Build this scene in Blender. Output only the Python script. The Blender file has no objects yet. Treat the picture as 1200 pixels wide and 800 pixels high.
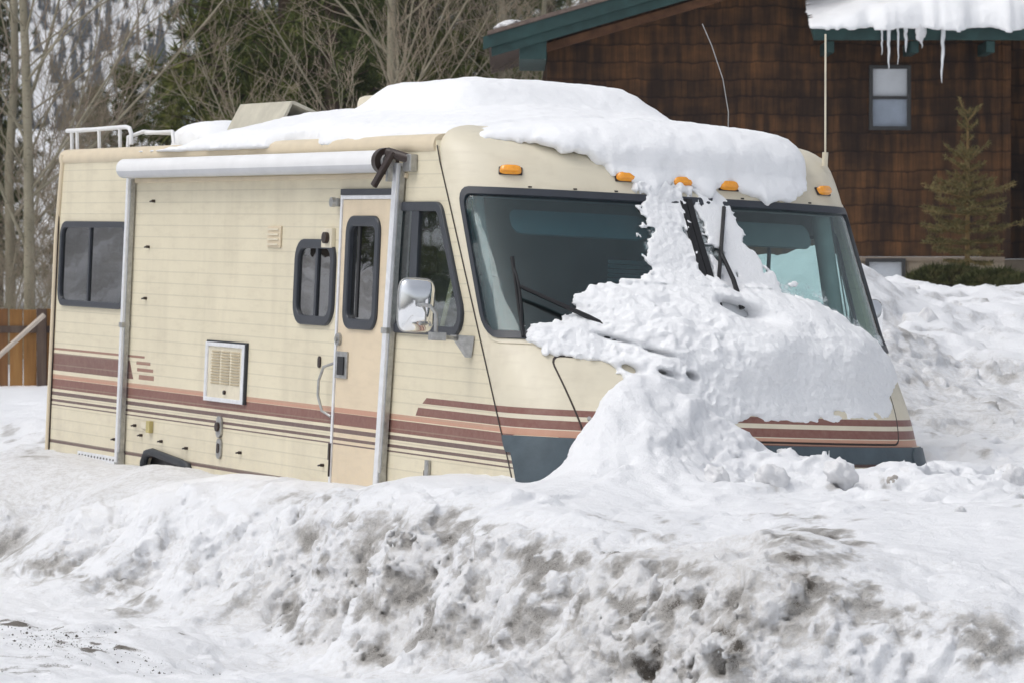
import bpy, math, random, colorsys
import numpy as np
from mathutils import Vector, Matrix, geometry
random.seed(7); rng = np.random.default_rng(7)
scene = bpy.context.scene
COL = scene.collection
PI = math.pi
# ------------------------------------------------------------------ camera maths
F = 4600.0; PITCH = .015; CAMZ = 1.8          # focal length in photo pixels (1200 wide)
SP, CP = math.sin(PITCH), math.cos(PITCH)
def pt(px, py, Y):                             # measured photo point at ground distance Y -> world
    return Vector(((px-600)/F*Y, Y, CAMZ + ((400-py)/F - PITCH)*Y))
# ------------------------------------------------------------------ noise
def _hash(ix, iy, iz, seed):
    h = (ix.astype(np.uint32)*np.uint32(374761393) + iy.astype(np.uint32)*np.uint32(668265263)
         + iz.astype(np.uint32)*np.uint32(2147483647) + np.uint32(seed*1274126177 & 0xffffffff))
    h = (h ^ (h >> np.uint32(13)))*np.uint32(1274126177)
    h = (h ^ (h >> np.uint32(15)))*np.uint32(2246822519)
    return h ^ (h >> np.uint32(16))
def vnoise(x, y, z, seed=0):
    x = np.asarray(x, np.float32); y = np.asarray(y, np.float32); z = np.asarray(z, np.float32)
    x, y, z = np.broadcast_arrays(x, y, z)
    fx, fy, fz = np.floor(x), np.floor(y), np.floor(z)
    ix, iy, iz = fx.astype(np.int64), fy.astype(np.int64), fz.astype(np.int64)
    x = x-fx; y = y-fy; z = z-fz
    u = x*x*x*(x*(x*6-15)+10); v = y*y*y*(y*(y*6-15)+10); w = z*z*z*(z*(z*6-15)+10)
    out = 0
    for dx in (0, 1):
        for dy in (0, 1):
            for dz in (0, 1):
                h = _hash(ix+dx, iy+dy, iz+dz, seed)
                gx = (h & np.uint32(1023)).astype(np.float32)/511.5-1
                gy = ((h >> np.uint32(10)) & np.uint32(1023)).astype(np.float32)/511.5-1
                gz = ((h >> np.uint32(20)) & np.uint32(1023)).astype(np.float32)/511.5-1
                g = gx*(x-dx)+gy*(y-dy)+gz*(z-dz)
                out = out + g*(u if dx else 1-u)*(v if dy else 1-v)*(w if dz else 1-w)
    return out*1.3
def fbm(x, y, z, oct=4, seed=0, gain=.5, ridge=False):
    a = 1.; s = 0
    for o in range(oct):
        n = vnoise(x*2**o+o*17.3, y*2**o-o*9.1, z*2**o+o*3.7, seed+o)
        if ridge: n = (1-2*np.abs(n))-.55
        s = s+a*n; a *= gain
    return s
def cell(x, y, z, seed=0):                     # F1 distance of cellular noise
    x = np.asarray(x, np.float32); y = np.asarray(y, np.float32); z = np.asarray(z, np.float32)
    fx, fy, fz = np.floor(x), np.floor(y), np.floor(z)
    ix, iy, iz = fx.astype(np.int64), fy.astype(np.int64), fz.astype(np.int64)
    best = np.full(x.shape, 9., np.float32)
    for dx in (-1, 0, 1):
        for dy in (-1, 0, 1):
            for dz in (-1, 0, 1):
                h = _hash(ix+dx, iy+dy, iz+dz, seed)
                px = fx+dx+(h & np.uint32(1023)).astype(np.float32)/1023
                py = fy+dy+((h >> np.uint32(10)) & np.uint32(1023)).astype(np.float32)/1023
                pz = fz+dz+((h >> np.uint32(20)) & np.uint32(1023)).astype(np.float32)/1023
                best = np.minimum(best, (px-x)**2+(py-y)**2+(pz-z)**2)
    return np.sqrt(best)
def sstep(e0, e1, x):
    t = np.clip((x-e0)/(e1-e0), 0, 1); return t*t*(3-2*t)
# ------------------------------------------------------------------ materials
class NT:
    def __init__(s, name, rough=.6, spec=.4):
        s.m = bpy.data.materials.new(name); s.m.use_nodes = True
        s.t = s.m.node_tree; s.t.nodes.clear()
        s.out = s.n('ShaderNodeOutputMaterial'); s.b = s.n('ShaderNodeBsdfPrincipled')
        s.l(s.b.outputs[0], s.out.inputs[0])
        s.b.inputs['Roughness'].default_value = rough
        s.b.inputs['Specular IOR Level'].default_value = spec
        s._tc = None
    def n(s, t, **k):
        o = s.t.nodes.new(t)
        for a, b in k.items(): setattr(o, a, b)
        return o
    def l(s, a, b): s.t.links.new(a, b)
    def tc(s, w='Object'):
        if not s._tc: s._tc = s.n('ShaderNodeTexCoord')
        return s._tc.outputs[w]
    def xyz(s):
        q = s.n('ShaderNodeSeparateXYZ'); s.l(s.tc(), q.inputs[0]); return q.outputs
    def math(s, op, a, b=None, c=None):
        q = s.n('ShaderNodeMath', operation=op)
        for i, v in enumerate((a, b, c)):
            if v is None: continue
            if isinstance(v, (int, float)): q.inputs[i].default_value = v
            else: s.l(v, q.inputs[i])
        return q.outputs[0]
    def noise(s, scale, detail=4, rough=.5, vec=None, sc=None, dist=0):
        q = s.n('ShaderNodeTexNoise'); q.inputs['Scale'].default_value = scale
        q.inputs['Detail'].default_value = detail; q.inputs['Roughness'].default_value = rough
        q.inputs['Distortion'].default_value = dist
        v = vec or s.tc()
        if sc:
            mp = s.n('ShaderNodeMapping'); mp.inputs['Scale'].default_value = sc
            s.l(v, mp.inputs[0]); v = mp.outputs[0]
        s.l(v, q.inputs['Vector']); return q.outputs['Fac']
    def ramp(s, f, stops):
        q = s.n('ShaderNodeValToRGB'); e = q.color_ramp.elements
        while len(e) > len(stops): e.remove(e[-1])
        while len(e) < len(stops): e.new(.5)
        for i, (p, c) in enumerate(stops):
            e[i].position = p
            e[i].color = (c, c, c, 1) if isinstance(c, (int, float)) else (*c, 1)
        s.l(f, q.inputs[0]); return q.outputs[0]
    def mix(s, f, a, b, mode='MIX'):
        q = s.n('ShaderNodeMix', data_type='RGBA', blend_type=mode)
        for i, v in ((0, f), (6, a), (7, b)):
            if isinstance(v, (int, float)): q.inputs[i].default_value = v
            elif isinstance(v, tuple): q.inputs[i].default_value = (*v, 1)
            else: s.l(v, q.inputs[i])
        return q.outputs[2]
    def col(s, v):
        if isinstance(v, tuple): s.b.inputs['Base Color'].default_value = (*v, 1)
        else: s.l(v, s.b.inputs['Base Color'])
    def bump(s, h, strength=.3, dist=.01):
        q = s.n('ShaderNodeBump'); q.inputs['Strength'].default_value = strength
        q.inputs['Distance'].default_value = dist; s.l(h, q.inputs['Height'])
        if getattr(s, '_bn', None): s.l(s._bn, q.inputs['Normal'])
        s._bn = q.outputs[0]; s.l(s._bn, s.b.inputs['Normal'])
def simple(name, c, rough=.5, metal=0, var=.12, scale=6, spec=.4, bump=0, bscale=60, coat=0):
    m = NT(name, rough, spec)
    n = m.noise(scale, 5, .6)
    lo = tuple(v*(1-var) for v in c); hi = tuple(min(1, v*(1+var)) for v in c)
    m.col(m.ramp(n, [(.3, lo), (.7, hi)]))
    m.b.inputs['Metallic'].default_value = metal
    if coat: m.b.inputs['Coat Weight'].default_value = coat
    if bump: m.bump(m.noise(bscale, 4), bump, .01)
    return m.m
BEIGE = (.72, .655, .49); CAPB = (.69, .635, .50)
def paint(name, base, siding, stripes, rough):
    m = NT(name, rough, .4); X, Y, Z = m.xyz()
    n = m.noise(2.3, 5, .6); n2 = m.noise(9, 4, .65, sc=(.6, .6, 3.0))
    c = m.ramp(n, [(.3, tuple(v*.95 for v in base)), (.7, tuple(min(1, v*1.04) for v in base))])
    c = m.mix(m.math('MULTIPLY', m.ramp(n2, [(.5, 0), (.85, 1)]), .22), c, (.36, .29, .20))
    # grime that has collected low on the skirt and in runs
    st = m.noise(3.5, 6, .6, sc=(1, 1, .16))
    c = m.mix(m.math('MULTIPLY', m.ramp(st, [(.50, 0), (.75, 1)]), .30), c, (.42, .36, .27))
    low = m.math('MULTIPLY', m.ramp(m.math('ADD', m.math('MULTIPLY', Z, -1.0), m.math('MULTIPLY', m.noise(6, 5, .7), .5)), [(.0, 0), (.02, 0)]), 0) if False else None
    sp = m.math('MULTIPLY', m.ramp(m.noise(26, 5, .75), [(.45, 0), (.70, 1)]), m.ramp(Z, [(.45, 1), (1.0, .12)]))
    c = m.mix(m.math('MULTIPLY', sp, .35), c, (.55, .51, .45))
    MR = (.185, .062, .050); PE = (.52, .27, .185); DK = (.115, .062, .060); BR = (.30, .15, .11)
    rows = []
    if stripes == 'side':
        rows = [(.989, 1.019, -9, 9, PE, 0), (.915, .987, -9, -2.47, MR, 0), (.911, .984, -2.47, 9, MR, 0), (.869, .895, -9, 9, DK, 0), (.824, .842, -9, 9, DK, 0),
                (.797, .806, -9, 9, DK, 0), (.527, .551, -9, -4.0, DK, 0),
                (1.096, 1.131, -1.93, 9, MR, 1.6), (1.024, 1.071, -2.03, 9, MR, .7),
                (1.194, 1.210, -9, -6.62, BR, 0), (1.047, 1.172, -9, -6.87, (.165, .068, .058), -.7),
                (1.150, 1.172, -6.78, -6.50, BR, 0), (1.104, 1.127, -6.76, -6.44, BR, 0), (1.050, 1.082, -6.72, -6.42, BR, 0)]
    if stripes == 'front':
        rows = [(.983, 1.019, -9, 9, PE, 0), (1.024, 1.071, -9, 9, MR, 0), (1.096, 1.131, -9, 9, MR, 0),
                (.911, .983, -9, 9, MR, 0), (.869, .895, -9, 9, DK, 0), (.824, .842, -9, 9, DK, 0), (.797, .806, -9, 9, DK, 0)]
    worn = m.noise(30, 5, .7)
    for z0, z1, x0, x1, cc, sl in rows:
        f = m.math('MULTIPLY', m.math('GREATER_THAN', Z, z0), m.math('LESS_THAN', Z, z1))
        xx = X if not sl else m.math('SUBTRACT', X, m.math('MULTIPLY', m.math('SUBTRACT', Z, (z0+z1)/2), sl))
        if x0 > -8.9: f = m.math('MULTIPLY', f, m.math('GREATER_THAN', xx, x0))
        if x1 < 8.9: f = m.math('MULTIPLY', f, m.math('LESS_THAN', xx, x1))
        f = m.math('MULTIPLY', f, m.ramp(worn, [(.3, .97), (.75, .86)]))
        c = m.mix(f, c, cc)
    if siding:
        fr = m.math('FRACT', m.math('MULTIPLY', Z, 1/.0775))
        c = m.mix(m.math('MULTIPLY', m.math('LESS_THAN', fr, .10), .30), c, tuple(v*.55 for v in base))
        emb = m.noise(110, 2, .5, sc=(.35, 1, 1))
        h = m.math('ADD', m.math('MULTIPLY', m.math('POWER', fr, .5), -1.0), m.math('MULTIPLY', emb, .10))
        m.bump(h, .55, .004)
    else:
        m.bump(m.noise(5, 2, .5), .25, .01)
    m.col(c)
    return m.m
def glass(name, tint, rough=.02, ior=1.5, frost=False):
    m = NT(name); m.t.nodes.remove(m.b)
    tr = m.n('ShaderNodeBsdfTransparent'); tr.inputs[0].default_value = (*tint, 1)
    gl = m.n('ShaderNodeBsdfGlossy'); gl.inputs['Roughness'].default_value = rough
    gl.inputs[0].default_value = (1, 1, 1, 1)
    fr = m.n('ShaderNodeFresnel'); gm = m.n('ShaderNodeNewGeometry')
    m.l(m.math('ADD', ior, m.math('MULTIPLY', gm.outputs['Backfacing'], 1/ior-ior)), fr.inputs[0])
    bp = m.n('ShaderNodeBump'); bp.inputs['Strength'].default_value = .08; bp.inputs['Distance'].default_value = .02
    m.l(m.noise(2.2, 2, .5), bp.inputs['Height']); m.l(bp.outputs[0], gl.inputs['Normal']); m.l(bp.outputs[0], fr.inputs['Normal'])
    mx = m.n('ShaderNodeMixShader'); m.l(fr.outputs[0], mx.inputs[0]); m.l(tr.outputs[0], mx.inputs[1]); m.l(gl.outputs[0], mx.inputs[2])
    # thin film of road dust
    df = m.n('ShaderNodeBsdfDiffuse'); df.inputs[0].default_value = (.45, .47, .46, 1)
    m2 = m.n('ShaderNodeMixShader'); m.l(m.math('MULTIPLY', m.ramp(m.noise(3.5, 6, .65), [(.35, .2), (.75, 1)]), .025), m2.inputs[0])
    m.l(mx.outputs[0], m2.inputs[1]); m.l(df.outputs[0], m2.inputs[2]); m.l(m2.outputs[0], m.out.inputs[0])
    if frost:                                    # powder snow stuck to the pane near the centre post and above the pile
        _, Y, Z = m.xyz(); fd = m.n('ShaderNodeBsdfDiffuse'); fd.inputs[0].default_value = (.86, .88, .90, 1)
        a = m.math('MULTIPLY', m.math('SUBTRACT', m.math('SUBTRACT', 2.16, m.math('MULTIPLY', Y, .40)), Z), 2.3)
        a = m.math('MINIMUM', a, m.math('ADD', m.math('MULTIPLY', Y, 2.2), .62))
        b = m.math('SUBTRACT', .42, m.math('MULTIPLY', m.math('ABSOLUTE', m.math('SUBTRACT', Y, .06)), 1.9))
        f = m.math('ADD', m.math('MAXIMUM', a, b), m.math('ADD', m.math('MULTIPLY', m.noise(9, 6, .7), 1.1), m.math('MULTIPLY', m.noise(40, 4, .75), .7)))
        f = m.ramp(f, [(.0, 0), (1.0, 1)]) if False else m.math('MULTIPLY', m.math('SUBTRACT', f, 1.03), 2.2)
        cl = m.n('ShaderNodeClamp'); m.l(f, cl.inputs[0]); cl.inputs[2].default_value = .93
        m3 = m.n('ShaderNodeMixShader'); m.l(cl.outputs[0], m3.inputs[0]); m.l(m2.outputs[0], m3.inputs[1]); m.l(fd.outputs[0], m3.inputs[2]); m.l(m3.outputs[0], m.out.inputs[0])
    return m.m
def snow_mat(name, base=(.87, .88, .90), attr=False, bump=.5, fine=1.0):
    m = NT(name, .55, .25)
    pos = m.n('ShaderNodeNewGeometry').outputs['Position']
    c = m.ramp(m.noise(3, 5, .6, vec=pos), [(.3, tuple(v*.975 for v in base)), (.7, base)])
    h = m.math('ADD', m.math('MULTIPLY', m.noise(24, 6, .68, vec=pos), 1.0), m.math('MULTIPLY', m.noise(110, 3, .6, vec=pos), .4))
    if attr:
        a = m.n('ShaderNodeVertexColor', layer_name='dirt'); s = m.n('ShaderNodeSeparateColor'); m.l(a.outputs[0], s.inputs[0])
        d = s.outputs[0]; g = s.outputs[1]; br = s.outputs[2]
        n1 = m.noise(8, 10, .78, vec=pos, dist=.3); n2 = m.noise(75, 5, .8, vec=pos); n3 = m.noise(150, 3, .7, vec=pos)
        n4 = m.noise(26, 5, .7, vec=pos)
        k = m.math('ADD', m.math('ADD', m.math('MULTIPLY', n1, .40), m.math('ADD', m.math('MULTIPLY', n4, .45), m.math('MULTIPLY', n2, .35))), m.math('SUBTRACT', m.math('MULTIPLY', d, .72), .74))
        f = m.ramp(k, [(0.0, 0), (.06, .30), (.20, .75), (.40, 1)])
        dc = m.ramp(n2, [(.34, (.20, .18, .16)), (.48, (.42, .395, .36)), (.62, (.66, .64, .61))])
        c = m.mix(m.math('MULTIPLY', f, .80), c, dc)
        kb = m.math('ADD', m.math('ADD', m.math('MULTIPLY', n4, .6), m.math('MULTIPLY', n2, .5)), m.math('SUBTRACT', m.math('MULTIPLY', br, .45), .80))
        c = m.mix(m.math('MULTIPLY', m.ramp(kb, [(.0, 0), (.26, 1)]), .42), c, (.58, .55, .505))
        k2 = m.math('ADD', m.math('ADD', m.math('MULTIPLY', n3, .5), m.math('MULTIPLY', n2, .5)), m.math('SUBTRACT', m.math('MULTIPLY', g, .8), .78))
        c = m.mix(m.ramp(k2, [(.0, 0), (.12, 1)]), c, m.ramp(n3, [(.35, (.075, .065, .055)), (.65, (.24, .215, .185))]))
        h = m.math('ADD', m.math('MULTIPLY', h, m.math("ADD", 1.0, m.math("MULTIPLY", d, 2.0))), m.math('MULTIPLY', n2, m.math('ADD', .4, m.math('MULTIPLY', d, 1.8))))
    m.col(c); m.bump(h, bump, (.014 if attr else .014)*fine)
    return m.m
# ------------------------------------------------------------------ mesh builder
class MB:
    def __init__(s): s.v = []; s.f = []; s.mi = []
    def add(s, vs, fs, k=0):
        o = len(s.v); s.v += [tuple(v) for v in vs]; s.f += [tuple(i+o for i in f) for f in fs]; s.mi += [k]*len(fs); return s
    def box(s, c, d, rot=None, k=0):
        c = Vector(c); hx, hy, hz = (q/2 for q in d)
        P = [Vector((x*hx, y*hy, z*hz)) for x in (-1, 1) for y in (-1, 1) for z in (-1, 1)]
        if rot: P = [rot @ p for p in P]
        return s.add([p+c for p in P], [(0, 1, 3, 2), (4, 6, 7, 5), (0, 4, 5, 1), (2, 3, 7, 6), (0, 2, 6, 4), (1, 5, 7, 3)], k)
    def bx(s, x0, x1, y0, y1, z0, z1, k=0):
        return s.box(((x0+x1)/2, (y0+y1)/2, (z0+z1)/2), (abs(x1-x0), abs(y1-y0), abs(z1-z0)), None, k)
    def tube(s, pts, r, n=8, cap=True, k=0):
        pts = [Vector(p) for p in pts]; rs = r if isinstance(r, (list, tuple)) else [r]*len(pts)
        base = len(s.v); up = None; V = []
        for i, p in enumerate(pts):
            t = (pts[min(i+1, len(pts)-1)]-pts[max(i-1, 0)]).normalized()
            if up is None: up = Vector((0, 0, 1)) if abs(t.z) < .9 else Vector((1, 0, 0))
            a = t.cross(up).normalized(); b = a.cross(t).normalized(); up = b
            for j in range(n):
                w = 2*PI*j/n; V.append(p+(a*math.cos(w)+b*math.sin(w))*rs[i])
        Fs = [(i*n+j, i*n+(j+1) % n, (i+1)*n+(j+1) % n, (i+1)*n+j) for i in range(len(pts)-1) for j in range(n)]
        if cap: Fs += [tuple(range(n-1, -1, -1)), tuple((len(pts)-1)*n+j for j in range(n))]
        return s.add(V, Fs, k)
    def prism(s, poly, fn, o0, o1, k=0):        # poly extruded between offsets through a mapping
        n = len(poly)
        return s.add([fn(p, o0) for p in poly]+[fn(p, o1) for p in poly],
                     [tuple(range(n)), tuple(range(2*n-1, n-1, -1))]+[(i, i+n, (i+1) % n+n, (i+1) % n) for i in range(n)], k)
    def ring(s, outer, inner, fn, o0, o1, k=0):
        n = len(outer)
        V = [fn(p, o0) for p in outer]+[fn(p, o0) for p in inner]+[fn(p, o1) for p in outer]+[fn(p, o1) for p in inner]
        Fs = []
        for i in range(n):
            j = (i+1) % n
            Fs += [(i, j, j+n, i+n), (i+2*n, i+3*n, j+3*n, j+2*n), (i, i+2*n, j+2*n, j), (i+n, j+n, j+3*n, i+3*n)]
        return s.add(V, Fs, k)
    def sheet(s, outer, holes, fn, o0, o1=None, dens=None, k=0):   # triangulated sheet with holes; o1 gives it thickness
        vs = []; ed = []
        for lp in [outer]+holes:
            b = len(vs); n = len(lp); vs += [Vector(p) for p in lp]; ed += [(b+i, b+(i+1) % n) for i in range(n)]
        if dens:
            xs = [p[0] for p in outer]; zs = [p[1] for p in outer]
            for x in np.arange(min(xs)+dens*.5, max(xs), dens):
                for z in np.arange(min(zs)+dens*.5, max(zs), dens):
                    if inpoly((x, z), outer) and not any(inpoly((x, z), h) for h in holes): vs.append(Vector((x, z)))
        r = geometry.delaunay_2d_cdt(vs, ed, [], 0, 1e-5)
        V = r[0]; T = []
        for f in r[2]:
            c = sum((V[i] for i in f), Vector((0, 0)))/len(f)
            if inpoly(c, outer) and not any(inpoly(c, h) for h in holes): T.append(tuple(f))
        P = [fn(v, o0) for v in V]
        s.add(P, T, k)
        if o1 is not None:
            s.add([fn(v, o1) for v in V], [t[::-1] for t in T], k)
            for lp in [outer]+holes:
                n = len(lp); s.add([fn(p, o0) for p in lp]+[fn(p, o1) for p in lp], [(i, (i+1) % n, (i+1) % n+n, i+n) for i in range(n)], k)
        return s
    def build(s, name, mat, parent=None, bevel=0, smooth=None, fix=True):
        me = bpy.data.meshes.new(name); me.from_pydata(s.v, [], s.f)
        mats = mat if isinstance(mat, (list, tuple)) else [mat]
        for m in mats: me.materials.append(m)
        if len(mats) > 1: me.polygons.foreach_set('material_index', s.mi)
        if fix:
            import bmesh
            b = bmesh.new(); b.from_mesh(me); bmesh.ops.remove_doubles(b, verts=b.verts, dist=1e-5)
            bmesh.ops.recalc_face_normals(b, faces=b.faces); b.to_mesh(me); b.free()
        if smooth is not None:
            me.shade_smooth()
            if smooth < 180: me.set_sharp_from_angle(angle=math.radians(smooth))
        o = bpy.data.objects.new(name, me); COL.objects.link(o)
        if parent: o.parent = parent
        if bevel:
            md = o.modifiers.new('bevel', 'BEVEL'); md.width = bevel; md.segments = 2; md.limit_method = 'ANGLE'
            md.harden_normals = False
        return o
def inpoly(p, poly):
    x, y = p[0], p[1]; c = False; n = len(poly)
    for i in range(n):
        x0, y0 = poly[i][0], poly[i][1]; x1, y1 = poly[i-1][0], poly[i-1][1]
        if (y0 > y) != (y1 > y) and x < (x1-x0)*(y-y0)/(y1-y0)+x0: c = not c
    return c
def rpoly(pts, r, n=5, div=None):
    out = []; N = len(pts)
    for i in range(N):
        p = Vector(pts[i]); a = (Vector(pts[i-1])-p); b = (Vector(pts[(i+1) % N])-p)
        la, lb = a.length, b.length; a.normalize(); b.normalize()
        ang = a.angle(b); d = min(r/math.tan(ang/2), la*.49, lb*.49); rr = d*math.tan(ang/2)
        c = p+(a+b).normalized()*(rr/math.sin(ang/2))
        s0 = p+a*d-c; s1 = p+b*d-c
        t0 = math.atan2(s0.y, s0.x); t1 = math.atan2(s1.y, s1.x); dt = (t1-t0+PI) % (2*PI)-PI
        for k in range(n+1):
            t = t0+dt*k/n; out.append((c.x+rr*math.cos(t), c.y+rr*math.sin(t)))
    if div:
        o2 = []
        for i in range(len(out)):
            a = Vector(out[i]); b = Vector(out[(i+1) % len(out)]); o2.append(tuple(a))
            if i % (n+1) == n:
                for k in range(1, div): o2.append(tuple(a.lerp(b, k/div)))
        out = o2
    return out
def inset(pts, d):
    N = len(pts); area = sum(pts[i][0]*pts[(i+1) % N][1]-pts[(i+1) % N][0]*pts[i][1] for i in range(N)); sg = 1 if area > 0 else -1
    out = []
    for i in range(N):
        p = Vector(pts[i]); a = (p-Vector(pts[i-1])).normalized(); b = (Vector(pts[(i+1) % N])-p).normalized()
        na = Vector((-a.y, a.x))*sg; nb = Vector((-b.y, b.x))*sg
        m = (na+nb).normalized(); out.append(tuple(p+m*(d/max(.2, m.dot(na)))))
    return out
def thing(name, label, cat, loc=(0, 0, 0), group=None, mat=None):
    o = bpy.data.objects.new(name, None); COL.objects.link(o); o.location = loc
    if mat: o.matrix_world = mat
    o.empty_display_size = .2
    return tag(o, label, cat, group)
def tag(o, label, cat, group=None):
    o['label'] = label; o['category'] = cat
    if group: o['group'] = group
    return o
def struct(o): o['kind'] = 'structure'; return o
def copy_tree(o, parent=None):
    c = o.copy(); COL.objects.link(c)
    c.parent = parent
    if parent: c.matrix_parent_inverse = o.matrix_parent_inverse.copy()
    for ch in [q for q in ALLCH.get(o.name, [])]: copy_tree(ch, c)
    return c
ALLCH = {}
def remember(root):                              # list the children of a prototype once, before copying it
    for q in list(bpy.data.objects):
        if q.parent: ALLCH.setdefault(q.parent.name, [])
        if q.parent and q not in ALLCH[q.parent.name]: ALLCH[q.parent.name].append(q)
def np_mesh(name, V, Q, mat, parent=None, smooth=True, attr=None):
    me = bpy.data.meshes.new(name); V = np.asarray(V, np.float32); Q = np.asarray(Q, np.int32)
    me.vertices.add(len(V)); me.vertices.foreach_set('co', V.ravel())
    n, k = Q.shape; me.loops.add(n*k); me.loops.foreach_set('vertex_index', Q.ravel())
    me.polygons.add(n); me.polygons.foreach_set('loop_start', np.arange(0, n*k, k, dtype=np.int32))
    me.polygons.foreach_set('loop_total', np.full(n, k, np.int32))
    me.update(calc_edges=True); me.validate()
    if attr is not None:
        a = me.color_attributes.new('dirt', 'FLOAT_COLOR', 'POINT'); a.data.foreach_set('color', np.asarray(attr, np.float32).ravel())
    if smooth: me.shade_smooth()
    me.materials.append(mat)
    o = bpy.data.objects.new(name, me); COL.objects.link(o)
    if parent: o.parent = parent
    return o
# ------------------------------------------------------------------ materials in use
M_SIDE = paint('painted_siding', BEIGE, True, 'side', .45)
M_DOOR = paint('painted_door', (.72, .60, .43), False, 'side', .42)
M_CAP = paint('painted_fibreglass', CAPB, False, 'front', .38)
M_TRIM = simple('beige_trim', (.68, .58, .42), .45, var=.06)
M_CREAM = simple('cream_plastic', (.70, .64, .50), .5, var=.08, scale=12)
M_ROOF = simple('roof_membrane', (.62, .58, .48), .6)
M_RUB = simple('black_rubber', (.028, .032, .038), .5, bump=.2)
M_FRAME = simple('dark_window_frame', (.035, .040, .050), .38, bump=.1)
M_BLACK = simple('black_plastic', (.012, .012, .013), .45)
M_BROWN = simple('dark_brown_plastic', (.035, .022, .018), .4)
M_BUMP = simple('slate_grey_plastic', (.070, .095, .112), .5, var=.2, bump=.15)
M_ALU = simple('brushed_aluminium', (.80, .81, .83), .45, metal=.35, var=.08, scale=20)
M_ROLL = simple('white_awning_roller', (.80, .80, .80), .4, var=.04)
M_ROLL_SHADE = simple('roller_underside_shade', (.55, .56, .58), .4, var=.05)  # greyed copy of the roller white: shade painted on its lower half
M_CHROME = simple('chrome', (.86, .87, .88), .07, metal=1, var=.02)
M_STEEL = simple('dull_steel', (.42, .42, .41), .4, metal=.8, var=.2, scale=30)
M_AMBER = simple('amber_lens', (.95, .36, .02), .22, var=.12, scale=40, spec=.6, coat=.5)
M_TIRE = simple('tyre_rubber', (.022, .022, .022), .8, bump=.4)
M_INT = simple('interior_dark', (.060, .062, .064), .85)
M_INT2 = simple('interior_grey', (.22, .23, .23), .8)
M_SEAT = simple('seat_fabric', (.16, .17, .17), .95, bump=.4, bscale=120)
M_BELT = simple('pale_webbing', (.55, .50, .30), .8)
M_DARKBACK = simple('interior_darkness', (.085, .085, .09), .9, bump=.5, bscale=25)  # dark sheets added behind the glass, standing in for an unlit interior
M_SLAT = simple('pale_slats', (.22, .27, .26), .6)
G_WS = glass('windshield_glass', (.54, .74, .77), frost=True)
G_WSR = glass('windshield_glass_pale', (.80, .91, .90), frost=True)
G_SIDE = glass('side_glass', (.78, .84, .84), .015, 1.9)
G_SMOKE = glass('smoked_glass', (.30, .31, .32), .012, 2.6)
SNOW = snow_mat('snow_soft', (.89, .90, .915), bump=.35)
SNOWR = snow_mat('snow_crumbly', (.88, .89, .905), bump=.8)
# ------------------------------------------------------------------ motorhome
RR = Matrix(((0.42613447, 0.90355795, 0.04463691, 1.37497352), (-0.90450921, 0.42644492, 0.00279707, 21.18175266),
             (-0.01650787, -0.04156643, 0.99899936, -0.06789742), (0, 0, 0, 1)))
RV = thing('motorhome', 'cream and maroon striped motorhome half buried in snow', 'motorhome', mat=RR)
YN, YF, YC = -1.22, 1.34, .06
CK = np.array([[.40, .40, -.60, -.36, 1.25, 2.6], [.75, .75, -.72, -.28, 1.28, 2.5], [1.0, 1.0, -.886, -.29, 1.28, 2.4], [1.15, 1.15, -.985, -.36, 1.28, 2.4],
  [1.35, 1.35, -1.116, -.53, 1.28, 2.3], [1.5, 1.5, -1.215, -.70, 1.28, 2.2], [1.9, 1.9, -1.478, -1.0, 1.28, 2.1], [2.31, 2.31, -1.747, -1.29, 1.28, 2.1],
  [2.41, 2.41, -1.813, -1.345, 1.28, 2.1], [2.5, 2.5, -1.872, -1.41, 1.275, 2.1], [2.58, 2.575, -1.91, -1.5, 1.262, 2.1], [2.66, 2.635, -1.94, -1.62, 1.225, 2.1],
  [2.74, 2.675, -1.97, -1.76, 1.16, 2.0], [2.82, 2.70, -2.03, -1.93, 1.05, 2.0], [2.9, 2.71, -2.1, -2.09, .9, 2.0]])
def ck(s, col, key=0):                           # smooth (Hermite) interpolation of the cap's profile table
    k = CK[:, key]; v = CK[:, col]
    i = int(np.clip(np.searchsorted(k, s)-1, 0, len(k)-2)); h = k[i+1]-k[i]; t = min(max((s-k[i])/h, 0), 1)
    d = [(v[j+1]-v[j])/(k[j+1]-k[j]) for j in range(max(0, i-1), min(len(k)-1, i+2))]
    if i == 0: m0, m1 = d[0], (d[0]+d[1])/2 if len(d) > 1 else d[0]
    elif i == len(k)-2: m0, m1 = (d[0]+d[1])/2, d[1]
    else: m0, m1 = (d[0]+d[1])/2, (d[1]+d[2])/2
    return ((2*t**3-3*t*t+1)*v[i]+(t**3-2*t*t+t)*h*m0+(-2*t**3+3*t*t)*v[i+1]+(t**3-t*t)*h*m1)
def cap0(A, s):
    a = max(-1, min(1, A/1.28))*PI/2; n = ck(s, 5)
    xs, xc, hw = ck(s, 2), ck(s, 3), ck(s, 4)
    sn, cs = math.sin(a), max(0, math.cos(a))
    return Vector((xs+(xc-xs)*cs**(2/n), YC+hw*math.copysign(abs(sn)**(2/n), sn), ck(s, 1)))
def cap(p, off=0):
    A, s = p[0], p[1]; P = cap0(A, s)
    if off == 0: return P
    e = .01; A1 = min(A+e, 1.27); A0 = max(A-e, -1.27); s1 = min(s+e, 2.89); s0 = max(s-e, .405)
    n = (cap0(A1, s)-cap0(A0, s)).cross(cap0(A, s1)-cap0(A, s0))
    if n.length < 1e-9: n = Vector((0, 0, 1))
    n.normalize()
    return P+n*off
def capA(y, z):                                  # A coordinate of a given y
    t = max(-1, min(1, (y-YC)/ck(z, 4))); n = ck(z, 5)
    return math.copysign(math.asin(abs(t)**(n/2)), t)/(PI/2)*1.28
near = lambda p, o: Vector((p[0], YN-o, p[1]))
far = lambda p, o: Vector((p[0], YF+o, p[1]))
xseam = lambda z: ck(z, 2)
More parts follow.
